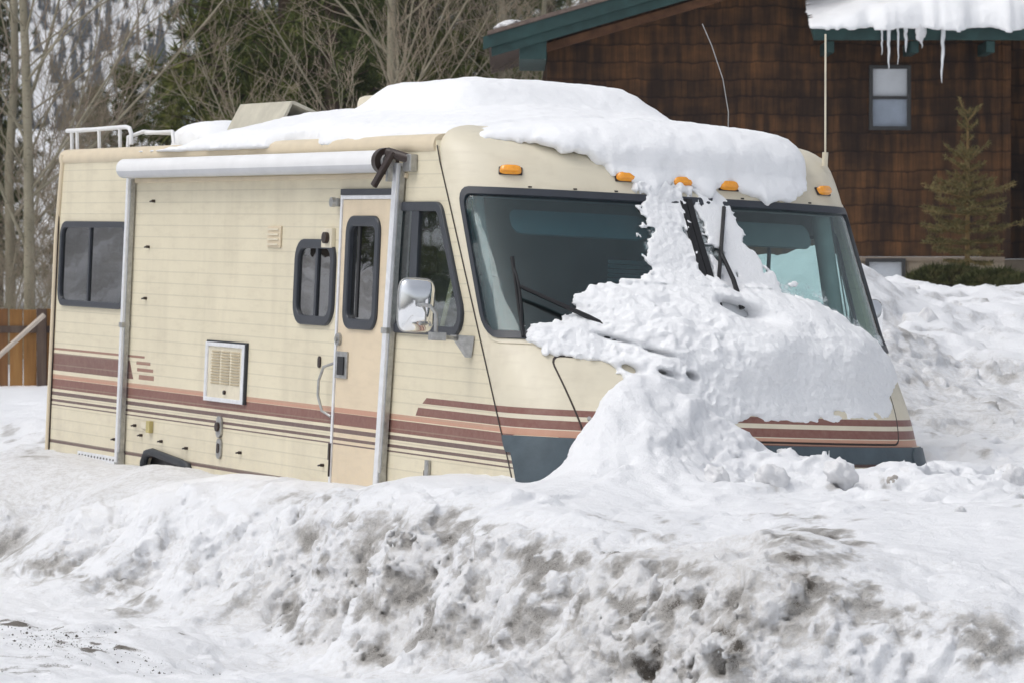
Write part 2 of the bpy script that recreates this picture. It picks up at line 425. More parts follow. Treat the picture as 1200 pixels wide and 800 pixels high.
# window openings (x, z) on the side planes
W_REAR = [(-8.46, 1.515), (-7.05, 1.515), (-7.05, 2.118), (-8.46, 2.118)]
W_MID = [(-3.945, 1.50), (-3.32, 1.50), (-3.32, 2.02), (-3.945, 2.02)]
W_DOOR = [(-3.135, 1.49), (-2.63, 1.49), (-2.63, 2.165), (-3.135, 2.165)]
W_CAB = [(-2.47, 1.49), (-1.345, 1.49), (-1.80, 2.245), (-2.47, 2.245)]
W_CABF = [(-3.05, 1.38), (-1.26, 1.38), (-1.72, 2.20), (-3.05, 2.20)]
def wheel_arch(x0, x1, zt): return rpoly([(x0, .40), (x1, .40), (x1, zt), (x0, zt)], .09)
seamline = [(xseam(z)-.004, z) for z in np.linspace(.42, 2.60, 14)]
side_outline = [(-8.56, .42)]+seamline+[(-8.50, 2.60)]
arch_r = [(-6.50, .421), (-5.60, .421), (-5.60, .46), (-5.66, .52), (-5.78, .535), (-6.34, .575), (-6.45, .56), (-6.50, .50)]
holes = [rpoly(inset(W_REAR, .03), .08), rpoly(inset(W_MID, .03), .10), rpoly(inset(W_DOOR, .03), .08), rpoly(inset(W_CAB, .03), .09)]
side_n = MB().sheet(side_outline, holes+[arch_r], near, 0, -.03).build('side_wall', M_SIDE, RV, smooth=25)
side_f = MB().sheet(side_outline, [rpoly(inset(W_CABF, .03), .09), rpoly(inset(W_REAR, .03), .08)], far, 0, -.03).build('side_wall', M_SIDE, RV, smooth=25)
MB().bx(-8.56, -8.50, YN+.002, YF-.002, .43, 2.60).build('rear_wall', M_SIDE, RV, bevel=.02)
m = MB()
for x0, x1 in ((-8.50, -2.1),):
    n = 12; P = []
    for i in range(n+1):
        y = YN+.02+(YF-YN-.04)*i/n; t = (y-YC)/1.28; P.append((y, 2.60+.095*(1-abs(t)**3)))
    V = [(x0, y, z) for y, z in P]+[(x1, y, z) for y, z in P]+[(x0, y, z-.04) for y, z in P]+[(x1, y, z-.04) for y, z in P]; k = n+1
    Fs = [(i, i+1, k+i+1, k+i) for i in range(n)]+[(2*k+i, 3*k+i, 3*k+i+1, 2*k+i+1) for i in range(n)]
    Fs += [(i, 2*k+i, 2*k+i+1, i+1) for i in range(n)]+[(k+i, k+i+1, 3*k+i+1, 3*k+i) for i in range(n)]
    m.add(V, Fs)
m.build('roof', M_ROOF, RV, smooth=40)
# edge mouldings
m = MB()
for y, sg in ((YN, -1), (YF, 1)):
    pr = [(0, 2.535), (.012, 2.545), (.016, 2.575), (.006, 2.612), (-.02, 2.632), (-.055, 2.640), (-.055, 2.60)]
    V = [(x, y+sg*a, z) for x in (-8.57, -1.93) for a, z in pr]; q = len(pr)
    m.add(V, [(i, (i+1) % q, q+(i+1) % q, q+i) for i in range(q)]+[tuple(range(q)), tuple(range(2*q-1, q-1, -1))])
m.build('roof_edge_trim', M_TRIM, RV, smooth=50)
m = MB()
for y in (YN-.003, YF+.003):
    MB().tube([(-8.575, y, .44), (-8.575, y, 2.0), (-8.50, y, 2.60)], .022, 8).build('corner_trim', M_TRIM, RV, smooth=60)
MB().bx(-8.545, -8.535, YN-.010, YN-.003, .44, 2.53).build('corner_seam', M_BROWN, RV)
MB().bx(-8.49, -.9, YN+.05, YF-.05, .44, .50).build('floor', M_INT, RV)
# front cap with windshield opening
WSO = rpoly([(-1.10, 2.325), (-1.19, 1.50), (1.19, 1.50), (1.10, 2.325)], .11, 5, div=24)
outl = [(-1.28, .55), (1.28, .55), (1.28, 2.9), (-1.28, 2.9)]
def edgepts(a, b, n): return [(a[0]+(b[0]-a[0])*i/n, a[1]+(b[1]-a[1])*i/n) for i in range(n)]
co = edgepts(outl[0], outl[1], 40)+edgepts(outl[1], outl[2], 60)+edgepts(outl[2], outl[3], 40)+edgepts(outl[3], outl[0], 60)
capo = MB().sheet(co, [WSO], cap, 0, None, dens=.045).build('front_cap', M_CAP, RV, smooth=60)
# raised lip around the windshield and gasket
def wsp(d): return rpoly(inset([(-1.10, 2.325), (-1.19, 1.50), (1.19, 1.50), (1.10, 2.325)], d), max(.11-d, .03), 5, div=24)
MB().ring(wsp(-.03), wsp(-.002), cap, -.004, .007).build('windshield_lip', M_CAP, RV, smooth=35)
MB().ring(wsp(-.006), wsp(.034), cap, -.02, .016).build('windshield_gasket', M_FRAME, RV, smooth=40)
post = MB(); pz = np.linspace(1.51, 2.315, 10)
post.ring([(-.021, z) for z in pz]+[(.021, z) for z in pz[::-1]], [(-.001, z) for z in pz]+[(.001, z) for z in pz[::-1]], cap, -.02, .022)
post.build('windshield_post', M_BLACK, RV, smooth=50)
def pane(sg):
    P = [(sg*.020, 2.292), (sg*1.068, 2.292), (sg*1.158, 1.533), (sg*.020, 1.533)]
    r = rpoly(P, .05, 4, div=16)
    return MB().sheet(r, [], cap, .002, -.004, dens=.09)
pane(-1).build('windshield_pane', G_WS, RV, smooth=60); pane(1).build('windshield_pane', G_WSR, RV, smooth=60)
# small screws along the top of the gasket
m = MB()
for y in (-.85, -.6, -.36, -.14, .45, .7, .95):
    p = cap((capA(y, 2.345), 2.345), .006); MB().box(p, (.012, .02, .008)).build('gasket_clip', M_BROWN, RV)
# seam between side wall and cap
for nm, sy in ((YN, -1), (YF, 1)):
    m = MB()
    pts = [(xseam(z)+.001, nm+sy*.0015, z) for z in np.linspace(.56, 2.57, 22)]
    for a, b in zip(pts, pts[1:]):
        m.add([(a[0]-.006, a[1], a[2]), (a[0]+.006, a[1], a[2]), (b[0]+.006, b[1], b[2]), (b[0]-.006, b[1], b[2]),
               (a[0]-.006, a[1]+sy*.003, a[2]), (a[0]+.006, a[1]+sy*.003, a[2]), (b[0]+.006, b[1]+sy*.003, b[2]), (b[0]-.006, b[1]+sy*.003, b[2])],
              [(0, 1, 2, 3), (4, 5, 6, 7), (0, 3, 7, 4), (1, 2, 6, 5)])
    m.build('cap_seam', M_BROWN, RV)
HP = [(-.76, 1.42), (.76, 1.42), (.67, .99), (-.67, .99)]
MB().ring(rpoly(HP, .05, 4, div=14), rpoly(inset(HP, .010), .042, 4, div=14), cap, -.002, .0022).build('hood_gap', M_BROWN, RV)
HP2 = inset(HP, .012)
MB().sheet(rpoly(HP2, .04, 4, div=14), [], cap, .0035, -.002, dens=.06).build('hood_panel', M_CAP, RV, smooth=50)
# slate grey bumper: bar across the front, tall corner pieces
BB = [(-1.26, .975), (-1.26, .885), (1.26, .885), (1.26, .975)]
MB().sheet(rpoly(BB, .02, 2, div=40), [], cap, .022, -.02, dens=.05).build('bumper', M_BUMP, RV, smooth=35)
for sg in (-1, 1):
    CP_ = [(sg*.76, .968), (sg*1.185, .968), (sg*1.185, .50), (sg*.76, .50)]
    MB().sheet(rpoly(CP_, .06, 5, div=10), [], cap, .030, -.01, dens=.05).build('bumper_corner', M_BUMP, RV, smooth=35)
    MB().ring(rpoly(inset(CP_, -.012), .07, 5, div=10), rpoly(inset(CP_, .004), .056, 5, div=10), cap, -.004, .012).build('bumper_corner_trim', M_TRIM, RV, smooth=35)
MB().sheet(rpoly([(-.76, .884), (.76, .884), (.76, .46), (-.76, .46)], .02, 2, div=14), [], cap, -.04, -.06, dens=.08).build('dark_gap_sheet', M_BLACK, RV)  # black sheet painting in the dark void below the bumper bar
p = cap((capA(-.89, 1.085), 1.085), .004)
MB().tube([p, cap((capA(-.89, 1.085), 1.085), .02)], .011, 10).build('hood_lock', M_STEEL, RV, smooth=40)
# windows
def window(W, r, fw, fn, dark_backing, mull=(), mat=G_SMOKE, name='window', depth=.022, gap=.0):
    f = MB().ring(rpoly(inset(W, -.002), r), rpoly(inset(W, fw), max(r-fw, .02)), fn, -.035, depth).build('window', M_FRAME, RV, bevel=.006, smooth=40)
    MB().sheet(rpoly(inset(W, fw*.8), max(r-fw, .02)), [], fn, .004+gap, .0+gap).build('pane', mat, f)
    g = MB()
    for x, w in mull:
        zs = [z for _, z in W]; g.prism([(x-w/2, min(zs)+fw*.8), (x+w/2, min(zs)+fw*.8), (x+w/2, max(zs)-fw*.8), (x-w/2, max(zs)-fw*.8)], fn, .0045, .016)
    if mull: g.build('window_divider', M_FRAME, f)
    if dark_backing:  # added dark sheet that keeps the room behind the pane from showing bright
        zs = [z for _, z in W]; xs = [x for x, _ in W]; n = 40; c = MB(); V = []
        for i in range(n+1):
            x = min(xs)+.03+(max(xs)-min(xs)-.06)*i/n; d = -.10+.012*math.sin(i*1.3)
            V += [tuple(fn((x, min(zs)-.03), d)), tuple(fn((x, max(zs)+.03), d))]
        c.add(V, [(2*i, 2*i+2, 2*i+3, 2*i+1) for i in range(n)]); cu = c.build('dark_backing', M_DARKBACK, f, smooth=60)
        md = cu.modifiers.new('s', 'SOLIDIFY'); md.thickness = .004
    return f
window(W_REAR, .11, .042, near, True, [(-7.82, .035)])
window(W_MID, .13, .055, near, True, [(-3.60, .035)])
window(W_CAB, .12, .052, near, False, [(-2.14, .10)], G_SIDE)
window(W_CABF, .12, .052, far, False, [(-2.60, .03)], glass('far_glass', (.90, .97, .97)))
window(W_REAR, .11, .042, far, True, [(-7.82, .035)])
# entry door
door = MB().sheet([(-3.225, .50), (-2.465, .50), (-2.465, 2.262), (-3.225, 2.262)], [rpoly(inset(W_DOOR, .03), .08)], near, .012, .001).build('door', M_DOOR, RV, bevel=.003)
f = MB().ring(rpoly(W_DOOR, .10), rpoly(inset(W_DOOR, .062), .05), near, -.03, .030).build('window_frame', M_FRAME, door, bevel=.008, smooth=40)
MB().sheet(rpoly(inset(W_DOOR, .058), .05), [], near, .002, -.002).build('pane', G_SMOKE, door)
MB().bx(-2.99, -2.955, -1.228, -1.219, 1.56, 2.10).build('window_divider', M_BLACK, door)
MB().bx(-3.10, -2.66, -1.13, -1.12, 1.45, 2.2).build('blind', M_DARKBACK, door)  # dark panel added behind the door glass in place of interior shade
m = MB(); m.bx(-3.255, -3.228, YN-.020, YN-.002, .50, 2.29); m.bx(-3.228, -2.46, YN-.020, YN-.002, 2.263, 2.287)
m.build('door_frame', M_ALU, door, bevel=.003)
MB().bx(-3.25, -2.46, YN-.024, YN-.002, 2.288, 2.325).build('drip_rail', M_FRAME, door, bevel=.003)
m = MB(); m.tube([(-3.19, YN-.012, 1.425), (-3.19, YN-.03, 1.425)], .038, 14); m.tube([(-3.19, YN-.03, 1.425), (-3.19, YN-.042, 1.425)], .016, 10)
m.build('deadbolt', M_STEEL, door, smooth=40)
hd = MB().bx(-3.215, -3.04, YN-.026, YN-.012, 1.195, 1.355).build('latch_plate', M_STEEL, door, bevel=.004)
MB().bx(-3.165, -3.07, YN-.034, YN-.027, 1.215, 1.325).build('latch_paddle', M_BLACK, hd, bevel=.003)
MB().tube([(-3.27, YN-.01, 1.28), (-3.33, YN-.05, 1.255), (-3.37, YN-.062, 1.17), (-3.37, YN-.062, 1.08), (-3.34, YN-.045, .99), (-3.28, YN-.01, .96)], .009, 8).build('grab_handle', M_STEEL, RV, smooth=60)
MB().bx(-3.26, -3.235, YN-.03, YN-.002, .70, .80).bx(-3.245, -3.235, YN-.03, YN-.002, .6, .7).build('hinge', M_BROWN, door, bevel=.003)
m = MB().box((-3.31, YN-.02, 2.245), (.06, .035, .05)).tube([(-3.31, YN-.03, 2.245), (-3.31, YN-.06, 2.245)], .03, 12)
m.build('awning_catch', M_STEEL, RV, bevel=.003)
# porch light, vents and other small fittings on the near side
pl = MB().box((-3.43, YN-.014, 2.03), (.16, .03, .12)).build('porch_light', M_CREAM, RV, bevel=.006)
MB().tube([(-3.41, YN-.03, 2.03), (-3.41, YN-.055, 2.03)], .035, 12).build('bulb_socket', M_BROWN, pl, smooth=40)
v = MB().bx(-4.44, -4.215, YN-.012, YN-.001, 1.965, 2.10).build('small_vent', M_TRIM, RV, bevel=.003)
m = MB()
for i in range(4): m.box((-4.33, YN-.016, 1.985+i*.031), (.18, .008, .010))
m.build('louvres', M_CREAM, v)
fr = MB().ring([(-5.415, .965), (-4.72, .965), (-4.72, 1.345), (-5.415, 1.345)], [(-5.375, .992), (-4.765, .992), (-4.765, 1.32), (-5.375, 1.32)], near, .001, .024).build('fridge_vent', M_ALU, RV, bevel=.004)
MB().bx(-5.375, -4.765, YN-.012, YN-.001, .992, 1.32).build('vent_panel', M_CREAM, fr)
MB().bx(-4.722, -4.70, YN-.02, YN-.001, .965, 1.345).bx(-5.415, -4.70, YN-.014, YN-.001, 1.345, 1.357).build('vent_gasket', M_RUB, fr)
m = MB()
for c in range(3):
    for i in range(12): m.box((-5.235+c*.175, YN-.016, 1.085+i*.0185), (.145, .007, .006), Matrix.Rotation(.6, 3, 'X'))
m.build('louvres', simple('louvre_shadow_tan', (.50, .42, .28), .6), fr)
MB().tube([(-5.05, YN-.012, 1.03), (-5.05, YN-.026, 1.03)], .014, 8).build('vent_knob', M_BROWN, fr)
ou = MB().prism(rpoly([(-5.165, .60), (-5.085, .60), (-5.085, .73), (-5.165, .73)], .035), near, .001, .016).build('outlet_cover', M_STEEL, RV, bevel=.003)
MB().prism(rpoly([(-5.145, .635), (-5.105, .635), (-5.105, .70), (-5.145, .70)], .02), near, .0165, .021).build('outlet_socket', M_BROWN, ou)
ou = MB().prism(rpoly([(-5.175, .735), (-5.09, .735), (-5.09, .875), (-5.175, .875)], .04), near, .001, .020).build('outlet_cover', M_STEEL, RV, bevel=.003)
MB().tube([(-5.13, YN-.02, .805), (-5.13, YN-.035, .805)], .030, 12).build('filler_cap', M_BROWN, ou, smooth=40)
cl = MB().bx(-6.46, -6.39, YN-.030, YN-.001, .70, .78).build('cable_hatch', simple('olive_tan', (.45, .38, .16), .5), RV, bevel=.004)
MB().bx(-6.60, -6.47, YN-.012, YN-.001, .72, .765).build('hatch_plate', M_CREAM, cl, bevel=.003)
MB().prism(rpoly([(-3.53, 1.245), (-3.49, 1.245), (-3.49, 1.315), (-3.53, 1.315)], .02), near, .001, .010).build('filler_lock', M_BROWN, RV)
lt = MB().bx(-1.845, -1.795, YN-.022, YN-.001, .66, .78).build('hatch_latch', M_STEEL, RV, bevel=.004)
MB().bx(-1.87, -1.84, YN-.014, YN-.001, .69, .72).build('latch_lever', M_BROWN, lt)
def stud(x, z):
    m = MB(); m.tube([(x, YN-.001, z), (x, YN-.022, z)], .010, 7); m.tube([(x, YN-.022, z), (x-.03, YN-.024, z-.004)], .006, 6)
    return m.build('latch_stud', M_BROWN, RV)
for q in [(-6.73, .735), (-6.60, .675), (-6.20, .655), (-5.72, .635), (-7.13, .62), (-4.75, .66), (-3.38, .66), (-2.43, 1.03), (-2.46, .74), (-6.55, 2.26), (-6.62, 1.95), (-6.63, 1.60), (-2.46, 1.43)]: stud(*q)
MB().bx(-7.9, -6.98, YN-.010, YN-.001, .44, .50).build('skirt_rail', M_ALU, RV, bevel=.003)
m = MB()
for i in range(14): MB().tube([(-7.85+i*.065, YN-.010, .475), (-7.85+i*.065, YN-.014, .475)], .008, 6).build('rivet', M_BROWN, RV)
pa = MB(); ao = arch_r[1:]
pa.tube([(x, YN-.018, z) for x, z in [(-6.50, .42), (-6.50, .50), (-6.45, .56), (-6.34, .575), (-5.78, .535), (-5.66, .52), (-5.60, .46), (-5.60, .42)]], .028, 8)
pa.build('wheel_arch', M_RUB, RV, smooth=60)
MB().bx(-6.5, -5.6, YN+.04, YN+.05, .40, .60).bx(-6.5, -5.6, YN+.05, YN+.4, .60, .61).build('wheel_well', M_BLACK, RV)
def wheel(x, y):
    w = MB(); n = 24
    for a, b in ((.30, .36),):
        V = []; 
        for j, (yy, r) in enumerate([(-.11, .22), (-.11, .34), (-.09, .37), (.09, .37), (.11, .34), (.11, .22)]):
            V += [(x+r*math.cos(2*PI*i/n), y+yy, .29+r*math.sin(2*PI*i/n)) for i in range(n)]
        w.add(V, [(j*n+i, j*n+(i+1) % n, (j+1)*n+(i+1) % n, (j+1)*n+i) for j in range(5) for i in range(n)])
    o = w.build('wheel', M_TIRE, RV, smooth=35)
    MB().tube([(x, y-.08, .29), (x, y+.08, .29)], .22, 20).tube([(x, y-.12, .29), (x, y+.12, .29)], .06, 12).build('rim', M_STEEL, o, smooth=35)
for x in (-6.05, -1.75):
    wheel(x, YN+.16); wheel(x, YF-.16)
# clearance lights
def clamp_light(y, s):
    A = capA(y, s); c = cap((A, s), .004); n = (cap((A, s), .05)-c).normalized()
    t = (cap((A+.02, s), 0)-cap((A-.02, s), 0)).normalized(); u = n.cross(t)
    Rm = Matrix((t, n, u)).transposed()
    b = MB(); b.box(c, (.135, .012, .052), Rm); o = b.build('clearance_light', M_BROWN, RV, bevel=.005)
    m = MB(); V = []; L = 10
    for k, (f_, h) in enumerate([(1, .006), (.93, .026), (.72, .036)]):
        for i in range(24):
            w = 2*PI*i/24; sx = math.copysign(abs(math.cos(w))**.5, math.cos(w))*.062*f_; sz = math.copysign(abs(math.sin(w))**.6, math.sin(w))*.026*f_
            V.append(c+Rm @ Vector((sx, h, sz)))
    m.add(V, [(k*24+i, k*24+(i+1) % 24, (k+1)*24+(i+1) % 24, (k+1)*24+i) for k in range(2) for i in range(24)]+[tuple(range(48, 72))])
    m.build('lens', M_AMBER, o, smooth=40)
for y, s in ((-.934, 2.432), (-.282, 2.425), (.066, 2.415), (.369, 2.408), (1.095, 2.42)): clamp_light(y, s)
# roof fittings
vb = MB().bx(-6.98, -6.15, -.50, .15, 2.66, 2.765).build('roof_vent', simple('grey_sheet', (.20, .21, .21), .6), RV, bevel=.006)
m = MB(); P = [(-.545, 2.765), (-.44, 2.975), (-.415, 2.975), (-.10, 2.86), (-.11, 2.845), (-.43, 2.955), (-.51, 2.765)]
m.add([(x, y, z) for x in (-7.05, -6.10) for y, z in P], [(i, (i+1) % 7, 7+(i+1) % 7, 7+i) for i in range(7)]+[tuple(range(7)), tuple(range(13, 6, -1))])
m.build('vent_lid', simple('weathered_lid', (.50, .47, .38), .6, var=.15), vb, bevel=.004)
ac = MB().bx(-5.05, -3.4, -.42, .42, 2.68, 2.985).build('air_conditioner', M_CREAM, RV, bevel=.05)
rk = MB()
for x in (-8.62, -8.50, -8.02, -7.58): rk.tube([(x, -1.12, 2.62), (x, -1.13, 2.775)], .013, 8)
rk.tube([(-8.72, -1.13, 2.78), (-8.1, -1.13, 2.78), (-7.46, -1.13, 2.785), (-7.38, -1.13, 2.775), (-7.34, -1.13, 2.74), (-7.33, -1.13, 2.66)], .016, 8)
rk.tube([(-8.60, -.70, 2.62), (-8.60, -.70, 2.76), (-8.52, -.62, 2.80), (-8.45, -.35, 2.80), (-8.5, -.27, 2.76), (-8.5, -.27, 2.62)], .016, 8)
rk.tube([(-8.45, -.62, 2.79), (-7.9, -.62, 2.79), (-7.84, -.62, 2.66)], .014, 8)
rk.build('roof_rack', M_ROLL, RV, smooth=60)
MB().tube([(-1.70, 1.20, 2.58), (-1.70, 1.20, 2.66)], .018, 8).tube([(-1.70, 1.20, 2.66), (-1.735, 1.185, 3.36)], .0065, 6).build('antenna', M_CREAM, RV, smooth=60)
MB().tube([(-2.45, .95, 2.66), (-2.455, .945, 2.9), (-2.48, .91, 3.1), (-2.53, .85, 3.3), (-2.57, .80, 3.43)], .0032, 5).build('antenna', M_STEEL, RV, smooth=60)
# awning
aw = MB(); ay = YN-.095; n = 20; pr = []
for i in range(n):
    w = 2*PI*i/n; pr.append((math.cos(w)*.060, math.sin(w)*.066))
V = [(x, ay+a, 2.478+b) for x in (-6.93, -2.45) for a, b in pr]
fs = [(i, (i+1) % n, n+(i+1) % n, n+i) for i in range(n)]
for i, f_ in enumerate(fs): aw.add([V[j] for j in f_], [(0, 1, 2, 3)], 0 if pr[i][1] > -.008 else 1)
aw.add(V, [tuple(range(n)), tuple(range(2*n-1, n-1, -1))], 0)
AW = aw.build('awning', [M_ROLL, M_ROLL_SHADE], RV, smooth=40)
MB().bx(-6.93, -2.30, YN-.02, YN-.001, 2.385, 2.412).build('awning_rail', M_TRIM, AW, bevel=.003)
def arm(x0, z0, x1, z1, w=.042):
    m = MB(); 
    for (a, b, mt) in ((0, .045, 0),):
        V = [(x+sx*w/2, YN-.010-sy*.052, z) for x, z in ((x0, z0), (x1, z1)) for sx, sy in ((-1, 0), (1, 0), (1, 1), (-1, 1))]
        m.add(V, [(0, 1, 2, 3), (7, 6, 5, 4), (0, 4, 5, 1), (1, 5, 6, 2), (2, 6, 7, 3), (3, 7, 4, 0)])
    o = m.build('awning_arm', M_ALU, AW, bevel=.005)
    V = [(x+w/2+.002+k*.006, YN-.006-sy*.040, z) for x, z in ((x0, z0), (x1, z1)) for k in (0, 1) for sy in (0, 1)]
    MB().add([(x+w/2+.001+a, YN-.012-b, z) for x, z in ((x0, z0-.02), (x1, z1+.02)) for a, b in ((0, 0), (.012, 0), (.012, .03), (0, .03))], [(0, 1, 2, 3), (7, 6, 5, 4), (0, 4, 5, 1), (1, 5, 6, 2), (2, 6, 7, 3), (3, 7, 4, 0)]).build('arm_slot', M_STEEL, o)
    MB().box((x0+(x1-x0)*.52, YN-.036, z0+(z1-z0)*.52), (w+.018, .064, .035)).build('arm_clamp', M_STEEL, o, bevel=.004)
    MB().box((x1, YN-.03, z1+.02), (w+.03, .05, .10)).build('arm_foot', M_STEEL, o, bevel=.004)
arm(-6.955, 2.43, -6.955, .47); arm(-2.36, 2.47, -2.455, .60, .06)
ec = MB(); ec.tube([(-2.455, ay, 2.478), (-2.40, ay, 2.478)], .078, 22); ec.build('end_cap', M_BROWN, AW, smooth=35)
ec = MB(); ec.tube([(-2.40, ay, 2.478), (-2.375, ay, 2.478)], .045, 16); ec.box((-2.36, ay, 2.43), (.03, .035, .14)); ec.build('end_bracket', M_STEEL, AW, bevel=.004)
h = MB(); h.box((-2.345, ay-.045, 2.43), (.045, .030, .235), Matrix.Rotation(.38, 3, 'Y') @ Matrix.Rotation(-.35, 3, 'X')); h.tube([(-2.36, ay-.02, 2.53), (-2.22, YN-.02, 2.49)], .03, 10); h.build('crank_handle', M_BROWN, AW, bevel=.006)
MB().bx(-2.28, -2.17, YN-.05, YN-.001, 2.42, 2.52).build('wall_bracket', M_STEEL, AW, bevel=.006)
# mirrors
def mirror(sg, y0):
    c = Vector((-1.40 if sg < 0 else -1.60, y0, 1.655)); m = MB(); V = []; n = 28
    prof = [(1.0, 0, 0), (1.0, .012, 0), (.93, .030, 0), (.62, .055, 0), (.30, .062, 0)]
    for f_, d, _ in prof:
        for i in range(n):
            w = 2*PI*i/n; V.append((c.x+d, c.y+math.copysign(abs(math.cos(w))**.42, math.cos(w))*.108*f_, c.z+math.copysign(abs(math.sin(w))**.42, math.sin(w))*.147*f_))
    m.add(V, [(k*n+i, k*n+(i+1) % n, (k+1)*n+(i+1) % n, (k+1)*n+i) for k in range(len(prof)-1) for i in range(n)]+[tuple(range(4*n, 5*n))])
    o = m.build('mirror', M_CHROME, RV, smooth=50)
    m = MB(); m.add(V[:n], [tuple(range(n-1, -1, -1))]); m.build('mirror_glass', simple('mirror_silver', (.75, .76, .77), .03, metal=1), o)
    m = MB(); m.tube([(c.x, c.y+math.copysign(abs(math.cos(2*PI*i/n))**.42, math.cos(2*PI*i/n))*.108, c.z+math.copysign(abs(math.sin(2*PI*i/n))**.42, math.sin(2*PI*i/n))*.147) for i in range(n+1)], .007, 6)
    m.build('mirror_rim', M_STEEL, o, smooth=60)
    wy = YN if sg < 0 else YF
    m = MB(); m.tube([(c.x+.05, c.y, c.z), (c.x+.10, c.y, c.z+.005), (c.x+.11, c.y-sg*.04, c.z), (c.x+.11, c.y-sg*.075, c.z-.04), (c.x+.11, c.y-sg*.08, c.z-.15)], .012, 8)
    m.box((c.x+.11, c.y-sg*.09, c.z-.165), (.05, .09, .045)); m.tube([(c.x+.11, c.y-sg*.12, c.z-.165), (c.x+.02, wy+sg*.02, c.z-.18)], .013, 8)
    m.build('mirror_arm', M_STEEL, o, bevel=.003)
    m = MB(); m.add([(c.x-.04, wy+sg*.005, 1.50), (c.x+.13, wy+sg*.005, 1.50), (c.x+.10, wy+sg*.005, 1.38), (c.x+.06, wy+sg*.005, 1.38),
                     (c.x-.02, wy+sg*.09, 1.50), (c.x+.10, wy+sg*.09, 1.50), (c.x+.09, wy+sg*.03, 1.38), (c.x+.06, wy+sg*.03, 1.38)],
                    [(0, 1, 2, 3), (4, 5, 6, 7), (0, 1, 5, 4), (1, 2, 6, 5), (2, 3, 7, 6), (3, 0, 4, 7)])
    m.build('mirror_bracket', M_STEEL, o, bevel=.003)
mirror(-1, -1.535); mirror(1, 1.47)
# wipers
def capo_(y, z, off): return cap((capA(y, z), z), off)
def wiper(a0, a1, b0, b1, off=.05):
    A0 = capo_(*a0, .03); A1 = capo_(*a1, off+.02)
    o = MB().tube([A0, (A0+A1)/2+Vector((.015, 0, .01)), A1], [.017, .014, .011], 7).build('wiper', M_BLACK, RV, smooth=50)
    B0 = capo_(*b0, .02); B1 = capo_(*b1, .02); bm = MB(); n = 6
    bm.tube([B0.lerp(B1, i/n) for i in range(n+1)], .012, 6)
    up_ = (A1-(B0+B1)/2)
    bm.tube([B0.lerp(B1, .12), B0.lerp(B1, .3)+up_*.5, (B0+B1)/2+up_*.8, B0.lerp(B1, .7)+up_*.5, B0.lerp(B1, .88)], .008, 6)
    bm.build('wiper_blade', M_BLACK, o, smooth=50)
wiper((-.42, 1.44), (-1.03, 1.75), (-1.03, 1.935), (-1.075, 1.50))
wiper((.22, 1.70), (.16, 1.98), (.30, 2.28), (.10, 1.80))
# interior of the cab
I = MB().bx(-1.75, -1.0, YN+.10, YF-.10, 1.18, 1.46).build('dashboard', M_INT2, RV, bevel=.05)
MB().bx(-1.78, -1.6, .55, 1.0, 1.40, 1.56).build('instrument_hood', M_INT, I, bevel=.03)
def seat(y):
    s = MB().bx(-2.75, -2.2, y-.27, y+.27, .98, 1.14).build('seat', M_SEAT, RV, bevel=.05)
    MB().box((-2.74, y, 1.46), (.15, .52, .78), Matrix.Rotation(-.18, 3, 'Y')).build('backrest', M_SEAT, s, bevel=.06)
    MB().box((-2.84, y, 1.93), (.11, .30, .20), Matrix.Rotation(-.1, 3, 'Y')).build('headrest', M_SEAT, s, bevel=.05)
    MB().bx(-2.6, -2.3, y-.2, y+.2, .5, .98).build('seat_base', M_INT, s, bevel=.02)
seat(-.62); seat(.72)
st = []
for i in range(25):
    w = 2*PI*i/24; st.append((-1.86-.19*math.sin(w)*.6, .76+.2*math.cos(w), 1.5+.19*math.sin(w)*.8))
sw = MB().tube(st, .016, 7, cap=False).build('steering_wheel', M_BLACK, RV, smooth=60)
MB().tube([(-1.86, .76, 1.5), (-1.55, .76, 1.3)], .035, 10).tube([(-1.86, .56, 1.5), (-1.86, .96, 1.5)], .014, 6).build('steering_column', M_BLACK, sw)
MB().bx(-3.25, -3.20, YN+.04, YF-.04, .5, 2.56).build('partition', simple('wood_partition', (.11, .095, .08), .8), RV)
MB().sheet([(-2.94, .5), (-1.05, .5), (-1.78, 2.30), (-1.95, 2.55), (-2.94, 2.55)], [rpoly(inset(W_CAB, .03), .09)], near, -.032, -.042).build('cab_lining', M_INT2, RV)
MB().sheet([(-2.94, .5), (-1.05, .5), (-1.78, 2.30), (-1.95, 2.55), (-3.2, 2.55), (-3.2, .5)], [rpoly(inset(W_CABF, .03), .09)], far, -.032, -.042).build('cab_lining', M_INT2, RV)
MB().bx(-2.94, -1.95, YN+.05, YF-.05, 2.50, 2.53).build('ceiling_lining', M_INT2, RV)
MB().sheet([(-.95, 2.30), (.95, 2.30), (.95, 2.42), (-.95, 2.42)], [], cap, -.03, -.05, dens=.1).build('header_lining', M_INT2, RV)
for y0, y1 in ((-.98, -.16), (.24, 1.0)):
    P = [(capA(y0, 2.2), 2.14), (capA(y1, 2.2), 2.14), (capA(y1, 2.2), 2.27), (capA(y0, 2.2), 2.27)]
    MB().sheet(rpoly(P, .05, 4, div=6), [], cap, -.10, -.115, dens=.1).build('sun_visor', simple('visor', (.13, .15, .16), .8), RV)
b = MB()
for i in range(16): b.box((-1.42, .05, 1.56+i*.026), (.02, .78, .014), Matrix.Rotation(.5, 3, 'Y'))
b.build('slatted_screen', M_SLAT, RV)
MB().box((-1.86, -1.09, 1.89), (.05, .006, .82), Matrix.Rotation(.43, 3, 'Y')).build('seat_belt', M_BELT, RV)
for y, rr_ in ((-1.06, .03), (1.17, .055)):
    MB().tube([(-1.68, y, 2.3), (-1.36, y*1.0, 1.46)], rr_, 10).build('window_pillar', simple('pale_pillar', (.30, .34, .33), .7) if y > 0 else M_INT2, RV, smooth=60)
